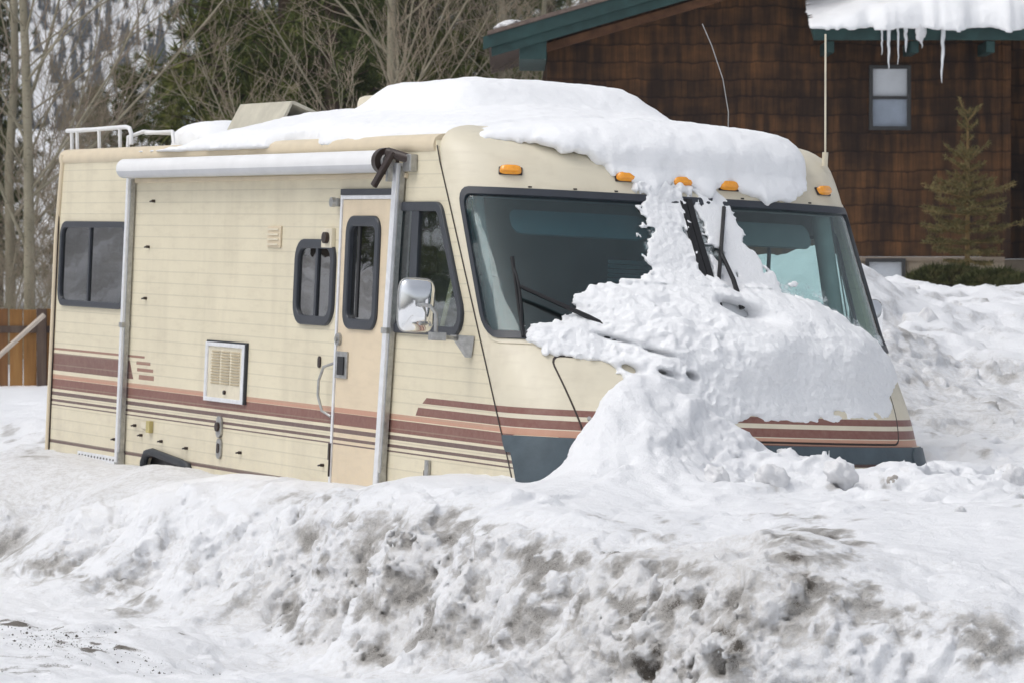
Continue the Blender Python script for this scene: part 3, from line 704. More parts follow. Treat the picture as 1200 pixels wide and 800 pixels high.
# ------------------------------------------------------------------ snow lying on the motorhome (level-set volumes)
import openvdb
def volume_mesh(name, field, lo, vox, mat, mw):
    fld = field.astype(np.float32)
    for ax in range(3):
        sl = [slice(None)]*3; sl[ax] = 0; fld[tuple(sl)] = .05; sl[ax] = -1; fld[tuple(sl)] = .05
    g = openvdb.FloatGrid(9.0); g.copyFromArray(fld); P, T, Q = g.convertToPolygons(0.0, 0.0)
    P = P*vox+np.array(lo)
    o = np_mesh(name, P, Q[:, ::-1], mat); o.matrix_world = mw
    return o
def smin(a, b, k): h = np.clip(.5+.5*(b-a)/k, 0, 1); return b*(1-h)+a*h-k*h*(1-h)
def grid(lo, hi, vox):
    ax = [np.arange(l, h, vox, dtype=np.float32) for l, h in zip(lo, hi)]
    return np.meshgrid(*ax, indexing='ij')
kk = CK[:11]
def capdx(X, Y, Z):                               # forward distance past the cap surface, row taken at z
    z = np.clip(Z, .4, 2.5); xs, xc, hw, nn = (np.interp(z, kk[:, 1], kk[:, i]) for i in (2, 3, 4, 5))
    t = np.clip(np.abs((Y-YC)/hw), 0, 1); return X-(xs+(xc-xs)*np.power(np.clip(1-t**nn, 0, 1), 1/nn))
def pinterp(pts, v): pts = np.array(pts); return np.interp(v, pts[:, 0], pts[:, 1])
def roof_snow():
    vox = .02; lo = (-8.7, -1.42, 2.24); X, Y, Z = grid(lo, (-1.0, 1.6, 3.2), vox)
    x2 = X[:, :, :1]; y2 = Y[:, :, :1]
    zr = 2.60+.095*(1-np.clip(np.abs((Y-YC)/1.28), 0, 1)**3)
    r = .20; dx = capdx(X, Y, Z)*.86; dz = Z-np.where(X > -2.0, zr-.02, zr)
    d = np.sqrt(np.maximum(dx+r, 0)**2+np.maximum(dz+r, 0)**2)-r
    T = pinterp([(-8.6, .14), (-8.2, .185), (-7.3, .19), (-6.6, .19), (-6.0, .215), (-5.5, .235), (-4.9, .235), (-4.5, .245), (-3.5, .255), (-3.1, .205), (-2.7, .155), (-2.2, .115), (-1.7, .10), (-1.3, .09)], x2)
    T = T*(.42+.58*sstep(-1.25, -.15, y2))*(1-.25*sstep(.7, 1.2, y2))
    T = T+.125*sstep(-4.62, -4.35, x2)*sstep(-2.95, -3.25, x2)*sstep(-.75, -.45, y2)*sstep(.95, .6, y2)
    low = fbm(x2*.9, y2*.9, 0*x2, 3, 3)*.05
    T = T*(1+low*2)
    # side edges, wandering
    w = fbm(x2*2.2, 0*x2+5, 0*x2, 4, 11)*.10
    yn = pinterp([(-8.6, -.45), (-8.2, -.52), (-7.35, -.60), (-7.0, -.80), (-6.86, -1.24), (-6.2, -1.275), (-5.3, -1.28), (-4.50, -1.26), (-4.32, -1.06), (-4.05, -1.08), (-3.6, -1.26), (-3.1, -1.20), (-2.6, -1.06), (-2.1, -1.06), (-1.75, -1.00), (-1.60, -.78)], x2)+w*.6
    yf = pinterp([(-8.6, 1.25), (-3.0, 1.25), (-2.4, 1.16), (-1.9, 1.06), (-1.4, .98)], x2); ms = np.minimum(y2-yn, yf+w*.4-y2)
    ms = np.minimum(ms, x2+8.35+.15*np.sin(y2*3))
    T = T*(1-.88*np.exp(-((x2+6.65)/.74)**4)*sstep(.0, -.3, y2)); hole = np.sqrt(((x2+6.55)/.55)**2+((y2+.22)/.42)**2)-1; ms = np.minimum(ms, hole*.45)   # melted round the vent
    cave = np.exp(-((x2+4.2)/.3)**2-((y2+1.15)/.16)**2)*.06
    zl = pinterp([(-1.3, 2.70), (-1.084, 2.61), (-.78, 2.59), (-.5, 2.55), (-.41, 2.48), (-.33, 2.42), (-.22, 2.39), (-.12, 2.335), (.0, 2.40), (.06, 2.435), (.14, 2.39), (.22, 2.325), (.32, 2.41), (.40, 2.415), (.46, 2.37), (.60, 2.33), (.80, 2.335), (.88, 2.36), (.94, 2.42), (1.0, 2.50), (1.06, 2.62), (1.3, 2.7)], y2)
    n2 = fbm(0*x2, y2*9, 0*x2+2, 3, 21)*.035+fbm(0*x2, y2*26, 0*x2+2, 3, 23)*.026
    mf = (Z-(zl+n2))*.9
    sc = fbm(X*5, Y*5, Z*3, 3, 5)*.010+fbm(X*19, Y*19, Z*14, 3, 8)*.009
    m = np.minimum(np.broadcast_to(ms, Z.shape), np.where(X > -1.9, mf, 9))
    shape = np.sqrt(np.clip(1-np.clip(1-np.maximum(m, 0)/.17, 0, 1)**2, 0, 1))
    shape = .30*np.clip(m/.02, 0, 1)+.70*shape
    front = sstep(2.62, 2.45, Z)*sstep(-1.9, -1.6, X)
    Te = T*shape*(1-.33*front)
    F_ = np.maximum(np.maximum(d-Te, -m), -(d+.03))
    F_ = np.maximum(F_, np.where(Y < -1.195, 2.585-.03*sstep(-1.2, -1.26, Y)+fbm(X*5, 0*X, 0*X, 3, 15)*.02-Z, -9))
    # snow bulging over the roof trim on the near side
    F_ = F_+sc*np.clip(1-np.abs(d-Te)*0, 0, 1)
    F_ = np.where((d < -.02), np.maximum(F_, .01), F_)
    return volume_mesh('roof_snow', F_, lo, vox, SNOW, RR)
rs = roof_snow()
tag(rs, 'thick smooth snow slab lying along the motorhome roof and drooping over its orange lights', 'snow')
def inside_poly_sdf(Y, Z, poly):
    P = np.array(poly, np.float32); d2 = np.full(Y.shape, 99., np.float32); ins = np.zeros(Y.shape, bool)
    for i in range(len(P)):
        a = P[i-1]; b = P[i]; e = b-a
        t = np.clip(((Y-a[0])*e[0]+(Z-a[1])*e[1])/(e@e+1e-9), 0, 1)
        d2 = np.minimum(d2, (Y-a[0]-t*e[0])**2+(Z-a[1]-t*e[1])**2)
        c = ((a[1] > Z) != (b[1] > Z)); xx = (b[0]-a[0])*(Z-a[1])/(b[1]-a[1]+1e-12)+a[0]
        ins ^= c & (Y < xx)
    s = np.sqrt(d2); return np.where(ins, s, -s)
def hood_snow():
    vox = .0105; lo = (-1.50, -1.30, .94); X, Y, Z = grid(lo, (.18, 1.5, 2.44), vox)
    y2, z2 = Y[:1], Z[:1]
    poly = [(-1.05, 1.50), (-1.03, 1.56), (-.93, 1.62), (-.80, 1.66), (-.74, 1.78), (-.66, 1.80), (-.52, 1.83), (-.42, 1.86), (-.30, 1.87), (-.27, 1.93), (-.24, 2.0), (-.23, 2.12), (-.20, 2.42),
            (.03, 2.42), (.02, 2.18), (.02, 2.0), (.07, 1.90), (.16, 1.88), (.30, 1.84), (.42, 1.86), (.55, 1.83), (.70, 1.79), (.88, 1.73), (1.02, 1.66), (1.14, 1.56), (1.22, 1.48), (1.26, 1.40), (1.24, 1.32), (1.10, 1.26), (1.02, 1.18), (.93, 1.13), (.8, 1.11),
            (.6, 1.10), (.3, 1.09), (.0, 1.09), (-.2, 1.07), (-.33, 1.08), (-.36, 1.18), (-.50, 1.20), (-.62, 1.25), (-.68, 1.33), (-.72, 1.36), (-.80, 1.39), (-.95, 1.40), (-1.02, 1.42)]
    m = inside_poly_sdf(y2, z2, poly)
    m = m+fbm(y2*10, z2*14, 0*y2+8, 4, 35)*.07*sstep(1.28, 1.15, z2)
    m = m+fbm(y2*4, z2*4, 0*y2+3, 3, 31)*.045+fbm(y2*17, z2*17, 0*y2+3, 4, 33)*(.022+.016*sstep(-.1, -.6, y2))
    # thin crusty column beside the centre post, and a second one right of it
    poly2 = [(.10, 2.40), (.16, 2.0), (.13, 1.86), (.5, 1.80), (.62, 1.86), (.50, 1.95), (.38, 2.1), (.34, 2.36), (.26, 2.40)]
    m2 = inside_poly_sdf(y2, z2, poly2)+fbm(y2*13, z2*10, 0*y2+9, 5, 41, .55)*.11-.002
    crust = fbm(y2*15, z2*11, 0*y2+1, 5, 51, .55)
    thin = sstep(1.90, 2.02, z2+.0*y2)*1.0
    m = np.where(z2 > 1.86, m+crust*.12*sstep(1.84, 1.97, z2)+.030*thin, m)
    T = pinterp([(.95, .012), (1.08, .012), (1.14, .026), (1.22, .065), (1.32, .12), (1.42, .19), (1.50, .25), (1.58, .26), (1.68, .21), (1.78, .14), (1.86, .065), (1.93, .022), (2.1, .015), (2.30, .020), (2.45, .05)], z2)
    side = sstep(-.35, -.75, y2); T = T*(1-.74*side*sstep(1.2, 1.45, z2))
    T = T*(1-.45*sstep(.70, 1.2, y2))*(1-.50*sstep(1.50, 1.2, z2)*sstep(-.2, .4, y2))
    T = T*(1+.38*fbm(y2*2.1, z2*2.1, 0*y2, 3, 61))
    shape = lambda q, w: np.sqrt(np.clip(1-np.clip(1-np.maximum(q, 0)/w, 0, 1)**2, 0, 1))
    d = capdx(X, Y, Z)*.86
    s1 = shape(m, np.where(z2 > 1.84, .05, .17)); T1 = T*(.12*np.clip(m/.015, 0, 1)+.88*s1)
    T2 = .016*shape(m2, .02)
    n3 = fbm(X*6, Y*6, Z*6, 4, 71)
    rg_ = .16+.70*sstep(.40, -.40, Y)
    k1 = np.clip(T1/.12, 0, 1); k2 = np.clip(T1/.02, 0, 1)
    T1 = T1+n3*.024*rg_*k1+(.3-np.abs(vnoise(X*9, Y*9, Z*9, 72))*2)*.030*rg_*k1+(.25-np.abs(vnoise(X*21, Y*21, Z*21, 73))*1.7)*.020*rg_*k2+fbm(X*38, Y*38, Z*38, 2, 81)*.0085*k2
    # dark hole under the right wiper and pockets under the crust edge
    for (cy, cz, ry, rz, dp) in [(.18, 1.705, .13, .045, .32), (-.73, 1.37, .05, .02, .2), (-.60, 1.365, .04, .02, .2), (-.44, 1.352, .05, .014, .16), (-.30, 1.345, .03, .016, .2), (-.62, 1.52, .10, .012, .10), (-.45, 1.46, .07, .012, .12)]:
        q = ((Y-cy)/ry)**2+((Z-cz+.25*(Y-cy))/rz)**2; T1 = T1-dp*np.exp(-q*1.2)
    A_ = np.maximum(d-T1, -m); B_ = np.maximum(d-T2, -m2)
    F_ = np.minimum(A_, B_); F_ = np.maximum(F_, -(d+.004)*1.0)
    return volume_mesh('hood_snow', F_, lo, vox, SNOWR, RR)
hs = hood_snow()
tag(hs, 'crumbly snow piled on the motorhome hood and up against its windshield', 'snow')
# ------------------------------------------------------------------ terrain
CT = """
0,670,24.35,.4,.5;0,630,24.7,.8,.6;0,600,25.1,.5,.3;0,560,25.8,.3,0;0,537,27,.1,0;55,529,27.7,.05,0
100,690,23.0,.4,.5;100,650,23.35,.8,.6;100,610,23.8,.6,.2;100,575,24.5,.3,0;100,548,26.4,.1,0
180,712,21.6,.4,.6;180,660,22.0,.8,.5;180,610,22.6,.6,.2;180,572,23.5,.3,0;170,544,25.6,.1,0
250,724,21.05,.4,.6;250,670,21.4,.8,.5;250,620,21.9,.7,.3;250,580,22.7,.4,.05;225,556,24.8,.1,0;260,556,24.3,.05,0
330,745,20.0,.4,.7;330,690,20.3,.9,.7;330,640,20.7,.9,.5;330,595,21.5,.5,.2;320,563,23.6,.05,0
400,758,19.35,.4,.7;400,700,19.7,1,.8;400,640,20.1,1,.5;400,595,20.8,.6,.2;400,566,22.7,.05,0
470,772,18.75,.4,.7;470,715,19.1,1,.9;470,650,19.5,1,.5;470,605,20.2,.6,.3;460,568,22.0,.05,0
550,788,18.15,.4,.6;550,725,18.5,1,.8;550,660,18.9,1,.6;550,610,19.6,.6,.2;530,555,21.7,.05,0;560,560,21.0,.05,0
620,800,17.7,.4,.5;620,740,18.0,1,.5;620,670,18.4,1,.6;620,615,19.1,.6,.2;600,567,20.6,.1,0;630,560,20.6,.2,0
700,818,17.2,.5,.5;700,745,17.7,1,.6;700,690,18.1,1,.8;700,650,18.45,.9,.6;700,610,19.1,.5,.1;700,575,20.1,.3,0
780,830,16.9,.5,.4;780,760,17.3,1,.8;780,700,17.75,1,.8;780,660,18.15,.9,.6;780,620,19.0,.5,.1;780,590,20.0,.4,0
850,845,16.5,.5,.3;860,780,16.95,1,.7;850,710,17.45,.9,.6;850,660,17.95,.7,.5;850,620,18.9,.5,.1;850,585,20.0,.5,0
930,850,16.4,.4,.2;930,790,16.75,.9,.6;930,730,17.1,.9,.8;940,670,17.65,.8,.8;930,633,18.4,.5,.3;930,590,19.8,.5,0
1010,850,16.3,.4,.2;1010,780,16.75,.6,.3;1010,730,17.0,.6,.5;1000,665,17.6,.4,.2;1000,620,18.6,.3,0;1000,590,19.7,.4,0
1100,850,16.2,.4,.2;1100,790,16.6,.5,.3;1100,735,16.95,.5,.5;1100,690,17.4,.3,.2;1100,640,18.2,.2,0;1100,600,19.2,.3,0
1180,850,16.1,.4,.2;1180,790,16.5,.5,.3;1180,735,16.9,.5,.6;1180,690,17.35,.3,.1;1180,640,18.1,.2,0;1180,600,19.0,.2,0
1300,850,16.0,.4,.2;1300,780,16.6,.5,.3;1300,700,17.3,.3,.2;1300,600,18.8,.3,0
1110,575,20.3,.5,.1;1180,580,20.0,.4,.2;1040,560,20.7,.6,0;1110,560,21.3,.6,.1
820,560,20.65,.6,0;860,548,20.95,.7,0;920,543,21.0,.7,0;980,546,21.05,.7,0;1050,545,21.5,.7,0;1100,560,21.8,.5,.1
610,568,20.7,.1,0;620,566,21.1,.05,0;640,560,21.1,.05,0;655,551,21.15,.05,0;668,534,21.2,.1,0;640,560,20.75,.1,0;662,546,20.85,.15,0;678,522,20.9,.25,0;695,485,21.0,.4,0;702,466,21.1,.5,0;714,448,21.2,.45,0;732,434,21.3,.4,0;770,430,21.32,.4,0;802,452,21.25,.5,0;820,500,21.1,.5,0;828,540,20.95,.4,0
760,500,20.85,.5,0;740,540,20.6,.4,0;800,545,20.7,.4,0
1130,590,19.9,.3,.1;1150,530,23.5,.5,.15;1160,480,26,.6,.2;1150,430,28.5,.7,.2;1160,390,31,.7,.2;1150,352,34,.5,.2;1190,340,36,.5,.2
1110,500,24.8,.5,.2;1080,440,27.5,.6,.2;1070,390,30,.7,.2;1060,350,33,.7,.2;1030,325,35.5,.4,.1;1085,336,36,.5,.2;1130,345,36.5,.5,.2
960,292,31,.4,0;900,300,33,.3,0;980,350,28,.4,0;940,420,26,.3,0
1300,560,21.5,.4,.2;1300,500,25,.5,.2;1300,420,29,.6,.2;1300,350,34,.6,.2;1300,330,38,.5,.1;1500,500,26,.5,.1;1500,350,36,.5,.1;1500,600,19,.3,.1
20,514,29.5,.5,.3;30,492,33,.2,0;0,472,40,.1,0;0,455,49,.1,0;60,455,49,.1,0;60,490,34,.2,0;-40,500,31,.3,0
-200,622,28.4,.4,.5;-200,575,29.2,.6,.3;-200,535,30.3,.3,0;-200,515,33,.2,0
-400,586,32.4,.4,.5;-400,545,33.5,.5,.3;-400,520,35,.3,0
"""
cp = []
for ln in CT.strip().split('\n'):
    its = [[float(q) for q in it.split(',')] for it in ln.split(';')]
    face = len(its) >= 5 and its[0][2] < 25 and its[0][1] > 660 and its[0][0] <= 1180 and its[1][0]-its[0][0] < 30
    if face and its[0][1] < 805:
        its[0][1] -= 16; its[0][2] = F*CAMZ/(its[0][1]-331)
        for q in its[1:4]: q[1] = min(q[1], its[0][1]-18*(its.index(q)))
    for k, a in enumerate(its):
        Yp = a[2]
        if face and 1 <= k <= 3 and its[0][1] < 800 and its[0][0] < 640: Yp = its[0][2]+(.10, .26, .60)[k-1]
        elif face and 1 <= k <= 3 and a[1] > 590: Yp = min(Yp, its[0][2]+(.12, .30, .62)[k-1]*(1.0 if its[0][0] < 1000 else 1.25))
        rgh = a[3]*(.35 if face and k >= 3 else 1)
        if face and k == 0 and a[1] < 805:
            rgh = .15; cp.append((*pt(a[0], a[1]+9, F*CAMZ/(a[1]+9-331)), .08, .1))
        p = pt(a[0], a[1], Yp); p.z -= (.06 if 380 < a[0] < 600 else .03)*(face and k == 3); cp.append((p.x, p.y, p.z, rgh, a[4]))
for px, py in [(0, 700), (100, 720), (0, 790), (200, 790), (200, 740), (340, 790), (100, 760), (450, 800), (500, 830), (300, 850), (0, 850), (-300, 850), (-300, 700), (-200, 650), (-300, 760), (600, 850), (760, 900), (1000, 900), (1200, 900)]:
    Y = 4600*1.8/(py-331); cp.append(((px-600)/F*Y, Y, 0, .12, .1))
def lw(x, y, z): v = RR @ Vector((x, y, z)); return (v.x, v.y, v.z)
for q in [(-1.3, -.5, .55), (-1.3, .6, .55), (-1.6, .06, .5), (-3, 0, .42), (-3, -.8, .42), (-3, .8, .42), (-5, 0, .4), (-5, -.8, .4), (-5, .8, .4), (-7, 0, .4), (-8, -.6, .4), (-8, .6, .4), (-7, -.8, .4), (-7, .9, .4)]:
    cp.append((*lw(*q), .1, 0))
for q in [(-1.5, 1.9, .95), (-3, 2.2, 1.1), (-5, 2.3, 1.1), (-7, 2.3, .9), (-9.2, 1.5, .6), (-9.0, 0, .5), (-9.0, -1.2, .5)]: cp.append((*lw(*q), .3, 0))
for q in [(5, 40, 1.75, .3, .1), (5, 47, 1.6, .1, 0), (12, 47, 1.6, .1, 0), (12, 36, 1.8, .3, .1), (12, 25, 1.0, .3, .1), (2, 44, 1.5, .2, 0), (-2, 46, .6, .1, 0), (-8, 50, .5, .1, 0), (-7, 40, .6, .1, 0), (-6, 35, .6, .2, 0),
          (-9.5, 33, 2.3, 1, .6), (-11.5, 36.5, 3.0, 1, .7), (-12.5, 34, 2.4, 1, .7), (-15, 42, 3.3, 1, .5), (-18, 36, 1.2, .5, .2), (-14, 31, 1.4, .6, .3), (-18, 48, 1.5, .3, .1), (-9, 44, 1.0, .2, 0), (-20, 28, 0, .2, .1), (-12, 26, 0, .1, .1), (-12, 18, 0, .1, .1), (12, 14, 0, .1, .1), (-12, 10, 0, .1, .1), (0, 10, 0, .1, .1), (0, 13.5, 0, .1, .1), (12, 10, 0, .1, .1), (12, 18.5, .5, .3, .2)]: cp.append(q)
CPT = np.array(cp)
def rbf_fit(P, v, c=.07):
    d = np.sqrt(((P[:, None]-P[None])**2).sum(-1)+c*c); n = len(P)
    A = np.zeros((n+3, n+3)); A[:n, :n] = d-np.eye(n)*.01; A[:n, n] = 1; A[:n, n+1:] = P; A[n:, :n] = A[:n, n:].T
    return np.linalg.solve(A, np.concatenate([v, np.zeros(3)]))
Pc = CPT[:, :2]; WH = rbf_fit(Pc, CPT[:, 2])
def rbf_eval(W, x, y, c=.07):
    out = W[-3]+W[-2]*x+W[-1]*y
    for i in range(len(Pc)): out = out+W[i]*np.sqrt((x-Pc[i, 0])**2+(y-Pc[i, 1])**2+c*c)
    return out
def shepard(x, y):
    n1 = 0; n2 = 0; den = 1e-9
    for i in range(len(Pc)):
        q = (x-Pc[i, 0])**2+(y-Pc[i, 1])**2+.06; w = 1/(q*np.sqrt(q)); n1 = n1+w*CPT[i, 3]; n2 = n2+w*CPT[i, 4]; den = den+w
    return n1/den, n2/den
def base_h(x, y):
    z = rbf_eval(WH, x, y)
    out = np.maximum(np.maximum(-x-16, x-12), np.maximum(10-y, y-50))
    k = sstep(0, 6, out)
    zb = .55+.075*np.clip(y-54, 0, 90)+fbm(x*.06, y*.06, 0*x, 3, 5)*.8*sstep(50, 70, y)
    zb = np.where(y < 30, 0, zb)
    return z*(1-k)+zb*k
def axis(parts):
    out = []
    for a, b, s in parts: out += list(np.arange(a, b, s))
    return np.array(out)
def plat(n, w): return sstep(-w, w, n)-.5
def surface(x, y):                               # ploughed relief: height, roughness, dirt level
    x = x.astype(np.float32); y = y.astype(np.float32)
    z = base_h(x, y).astype(np.float32); r, dt = shepard(x, y); r = r.astype(np.float32)
    wx = x+fbm(x*1.6, y*1.6, 0*x, 3, 201)*.25; wy = y+fbm(x*1.6+7, y*1.6, 0*x, 3, 202)*.35
    n1 = fbm(wx*1.0, wy*.75, 0*x, 3, 205); n2 = fbm(wx*2.4, wy*1.8, 0*x+3, 3, 207); n3_ = fbm(wx*5.5, wy*4.5, 0*x+5, 3, 209)
    rr = np.clip(r, 0, 1)
    st_ = rr**1.3*(.15*plat(n1, .15)+.10*plat(n2, .12)+.04*plat(n3_, .12))*np.where(y > 23.5, .85, 1)
    k = np.clip(rr*2.5, .12, 1)
    ac = (x*.904+y*.426); al = (-x*.426+y*.904); rd = sstep(.10, .02, np.abs(z))*(y < 27)*(y > 8)
    z = z+rd*(fbm(ac*5, al*.5, 0*x, 4, 221)*.022+fbm(ac*16, al*2.5, 0*x, 3, 223)*.007)
    return z+st_+fbm(x*1.3, y*1.3, z*0, 3, 141)*.03*k+fbm(wx*2.2, wy*2.2, 0*x, 4, 143)*.018*k, rr, dt
def proj(x, y, z):                               # where a ground point lies in the measured photo
    dz = z-CAMZ; f = y*CP-dz*SP; u = y*SP+dz*CP; return 600+F*x/f, 400-F*u/f
STAINS = [(370, 610, 34, 22, .6, .75), (365, 650, 22, 26, .2, .5), (290, 690, 60, 24, .1, .35), (440, 660, 62, 72, .25, .80), (500, 700, 62, 60, 0, .62), (505, 625, 48, 20, .15, .70), (560, 640, 30, 22, .2, .4),
    (60, 660, 90, 22, .2, .62), (20, 640, 34, 20, 0, .4), (160, 690, 60, 26, .3, .5), (200, 640, 70, 30, .2, .2), (340, 720, 30, 40, 0, .5), (355, 740, 25, 22, 0, .5),
    (640, 690, 38, 60, .1, .85), (700, 655, 60, 18, .05, .72), (625, 660, 22, 24, 0, .6), (765, 690, 44, 42, .5, .85), (790, 720, 40, 40, .4, .9), (760, 770, 34, 26, 0, .85), (745, 735, 24, 30, .2, .8),
    (950, 668, 44, 50, -.15, 1.35), (925, 700, 24, 46, .1, 1.2), (850, 740, 24, 44, .5, .9), (830, 770, 26, 26, 0, .85), (840, 700, 20, 20, 0, .6), (1040, 715, 80, 28, .25, .70), (1010, 735, 40, 36, .3, .70), (1170, 750, 34, 38, .3, .6), (1120, 735, 60, 14, .1, .5), (985, 790, 60, 10, 0, .4),
    (960, 600, 60, 5, -.1, .4), (770, 612, 46, 10, .05, .45), (700, 608, 22, 8, 0, .35), (1060, 590, 40, 5, 0, .3), (885, 603, 12, 8, 0, .6), (1185, 565, 20, 12, -.3, .7), (1046, 567, 10, 8, 0, .5),
    (1080, 395, 20, 9, 0, .6), (1120, 510, 14, 10, .3, .6), (1085, 465, 14, 18, .2, .7), (1150, 470, 20, 8, .3, .5), (1175, 520, 22, 8, .2, .4), (1180, 345, 16, 14, .5, .6), (1165, 430, 30, 6, 0, .4), (1110, 345, 25, 5, 0, .35), (25, 512, 18, 12, 0, .75),
    (880, 560, 12, 10, 0, .3), (960, 570, 20, 10, 0, .3), (560, 745, 40, 30, 0, .4), (470, 745, 50, 22, 0, .6), (700, 770, 50, 30, 0, .4)]
GRIT = [(55, 737, 60, 4, .13, .75), (130, 757, 60, 4, .20, .75), (170, 766, 30, 5, .3, .75), (60, 745, 90, 18, .1, .2), (30, 770, 60, 4, 0, .45), (45, 783, 70, 6, 0, .45), (100, 762, 50, 5, .2, .5), (250, 745, 40, 8, .1, .25), (15, 728, 25, 5, 0, .6), (280, 772, 80, 5, 0, .3), (230, 742, 60, 4, -.1, .35)]
DARK = [(950, 665, 34, 40, -.15, .62), (925, 690, 20, 40, .1, .5), (790, 715, 26, 26, .5, .55), (735, 648, 26, 8, 0, .8), (760, 775, 24, 22, 0, .65), (845, 745, 16, 30, .5, .65), (600, 640, 10, 8, 0, .4)]
def crag(x, y, z):                                # rough broken-ice relief shared by shape and dirt
    return fbm(x*4.6, y*4.2, z*5.4, 5, 401, .74)
def dirt_attr(x, y, z, nzv, dt):
    px, py = proj(x, y, z); w1 = fbm(x*2.3, z*3.5, y*1.2, 4, 301)*60; w2 = fbm(x*2.3+4, z*3.5, y*1.2, 4, 303)*38
    def blob(P, qx, qy):
        o = 0
        for cx, cy, rx, ry, a_, k in P:
            ca, sa = math.cos(a_), math.sin(a_); dx = qx-cx; dy = qy-cy
            o = o+k*np.exp(-(((dx*ca+dy*sa)/rx)**2+((-dx*sa+dy*ca)/ry)**2)**1.3)
        return o
    vis = (y > 14) & (y < 40) & (np.abs(x) < 9)
    st = np.where(vis, np.clip(blob(STAINS, px+w1, py+w2), 0, 1.3)*.98, dt*.8)
    stp = np.clip((1-nzv)*1.15, 0, 1); pat = np.clip(.70+1.5*fbm(x*4, z*6, y*3, 4, 311), .05, 1.5)
    dd = np.where(y < 24.6, st*pat*(.20+.62*stp)+(dt*.26+.05)*sstep(.15, .7, stp), st*pat*.7+.22*sstep(.06, .3, stp)+.02)
    wv = fbm(x*1.5, y*1.3, z*1.5, 2, 101)
    cav = .50-.95*crag(x, y, z)-.7*fbm(x*12, y*12, z*12, 3, 131)
    dd = np.where(y < 24.6, dd*np.clip(.10+1.15*cav, .12, 1.5), dd)
    road = np.clip(1-np.abs(z)/.06, 0, 1)*(y < 27)
    g = np.clip(blob(GRIT, px+w1*.2, py+w2*.14), 0, 1)*road*vis*np.clip(.55+1.8*fbm(x*9, y*9, 0*x, 3, 317), 0, 1)+.10*road
    g = np.maximum(g, .30*np.clip(dd, 0, 1)*stp*1.2); g = np.maximum(g, pat*(.15+.72*stp)*np.clip(np.where(vis, blob(DARK, px+w1*.7, py+w2*.7), 0), 0, 1)*np.clip(.2+cav, .1, 1.2))
    return np.stack([np.clip(dd, 0, 1), np.clip(g, 0, 1), sstep(.10, .55, stp)*np.clip(dt*1.9-.08, 0, 1)*np.where(y < 24.6, 1, .5), np.ones_like(x)], -1)
M_PLOUGH = snow_mat('ploughed_snow', (.87, .88, .90), attr=True, bump=.8)
BX0, BX1, BY0, BY1 = -4.9, 3.9, 15.5, 28.7
xs = axis([(-400, -60, 20), (-60, -20, 2.5), (-20, -8, .22), (-8, -4.9, .10), (-4.9, 3.9, .05), (3.9, 7, .06), (7, 14, .35), (14, 60, 2.5), (60, 420, 20)])
ys = axis([(-300, -10, 20), (-10, 10, 2), (10, 15.5, .2), (15.5, 23.5, .08), (23.5, 28, .05), (28, 38, .05), (38, 60, .35), (60, 150, 1.5), (150, 700, 25)])
X, Y = np.meshgrid(xs, ys, indexing='xy'); X = X.ravel().astype(np.float32); Y = Y.ravel().astype(np.float32)
Z, rr0, dirt = surface(X, Y)
nx = len(xs); ny = len(ys)
def normals(X, Y, Z):
    P = np.stack([X, Y, Z], -1).reshape(ny, nx, 3)
    du = np.gradient(P, axis=1); dv = np.gradient(P, axis=0); n = np.cross(du, dv); n /= np.linalg.norm(n, axis=-1, keepdims=True)+1e-9
    return n.reshape(-1, 3)
N = normals(X, Y, Z)
def border(x, y): return np.minimum(np.minimum(x-BX0, BX1-x), np.minimum(y-BY0, BY1-y))
def billow(x, y, z, s): return np.abs(vnoise(x, y, z, s))*2.2-.5
hard = rr0*(.25+sstep(.1, .5, 1-N[:, 2]))*((Y > 10) & (Y < 60) & (np.abs(X) < 25))
inb = border(X, Y)
disp = hard*(billow(X*3.5, Y*3.5, Z*3.5, 401)*.09+billow(X*8, Y*8, Z*8, 403)*.055+fbm(X*9, Y*9, Z*9, 3, 131)*.03)*sstep(0, .35, -inb)+fbm(X*9, Y*9, Z*9, 3, 131)*.004*((Y > 10) & (Y < 60))
X2, Y2, Z2 = X+N[:, 0]*disp, Y+N[:, 1]*disp, Z+N[:, 2]*disp-.02*sstep(.0, .06, inb)
N2 = normals(X2, Y2, Z2)
attr = dirt_attr(X2, Y2, Z2, N2[:, 2], dirt)
ii = np.arange((nx-1)*(ny-1)); i0 = (ii//(nx-1))*nx+ii % (nx-1)
Q = np.stack([i0, i0+1, i0+nx+1, i0+nx], -1)
Q = Q[~(inb[Q] > .12).all(1)]
ground = struct(np_mesh('snowy_ground', np.stack([X2, Y2, Z2], -1), Q, M_PLOUGH, attr=attr))
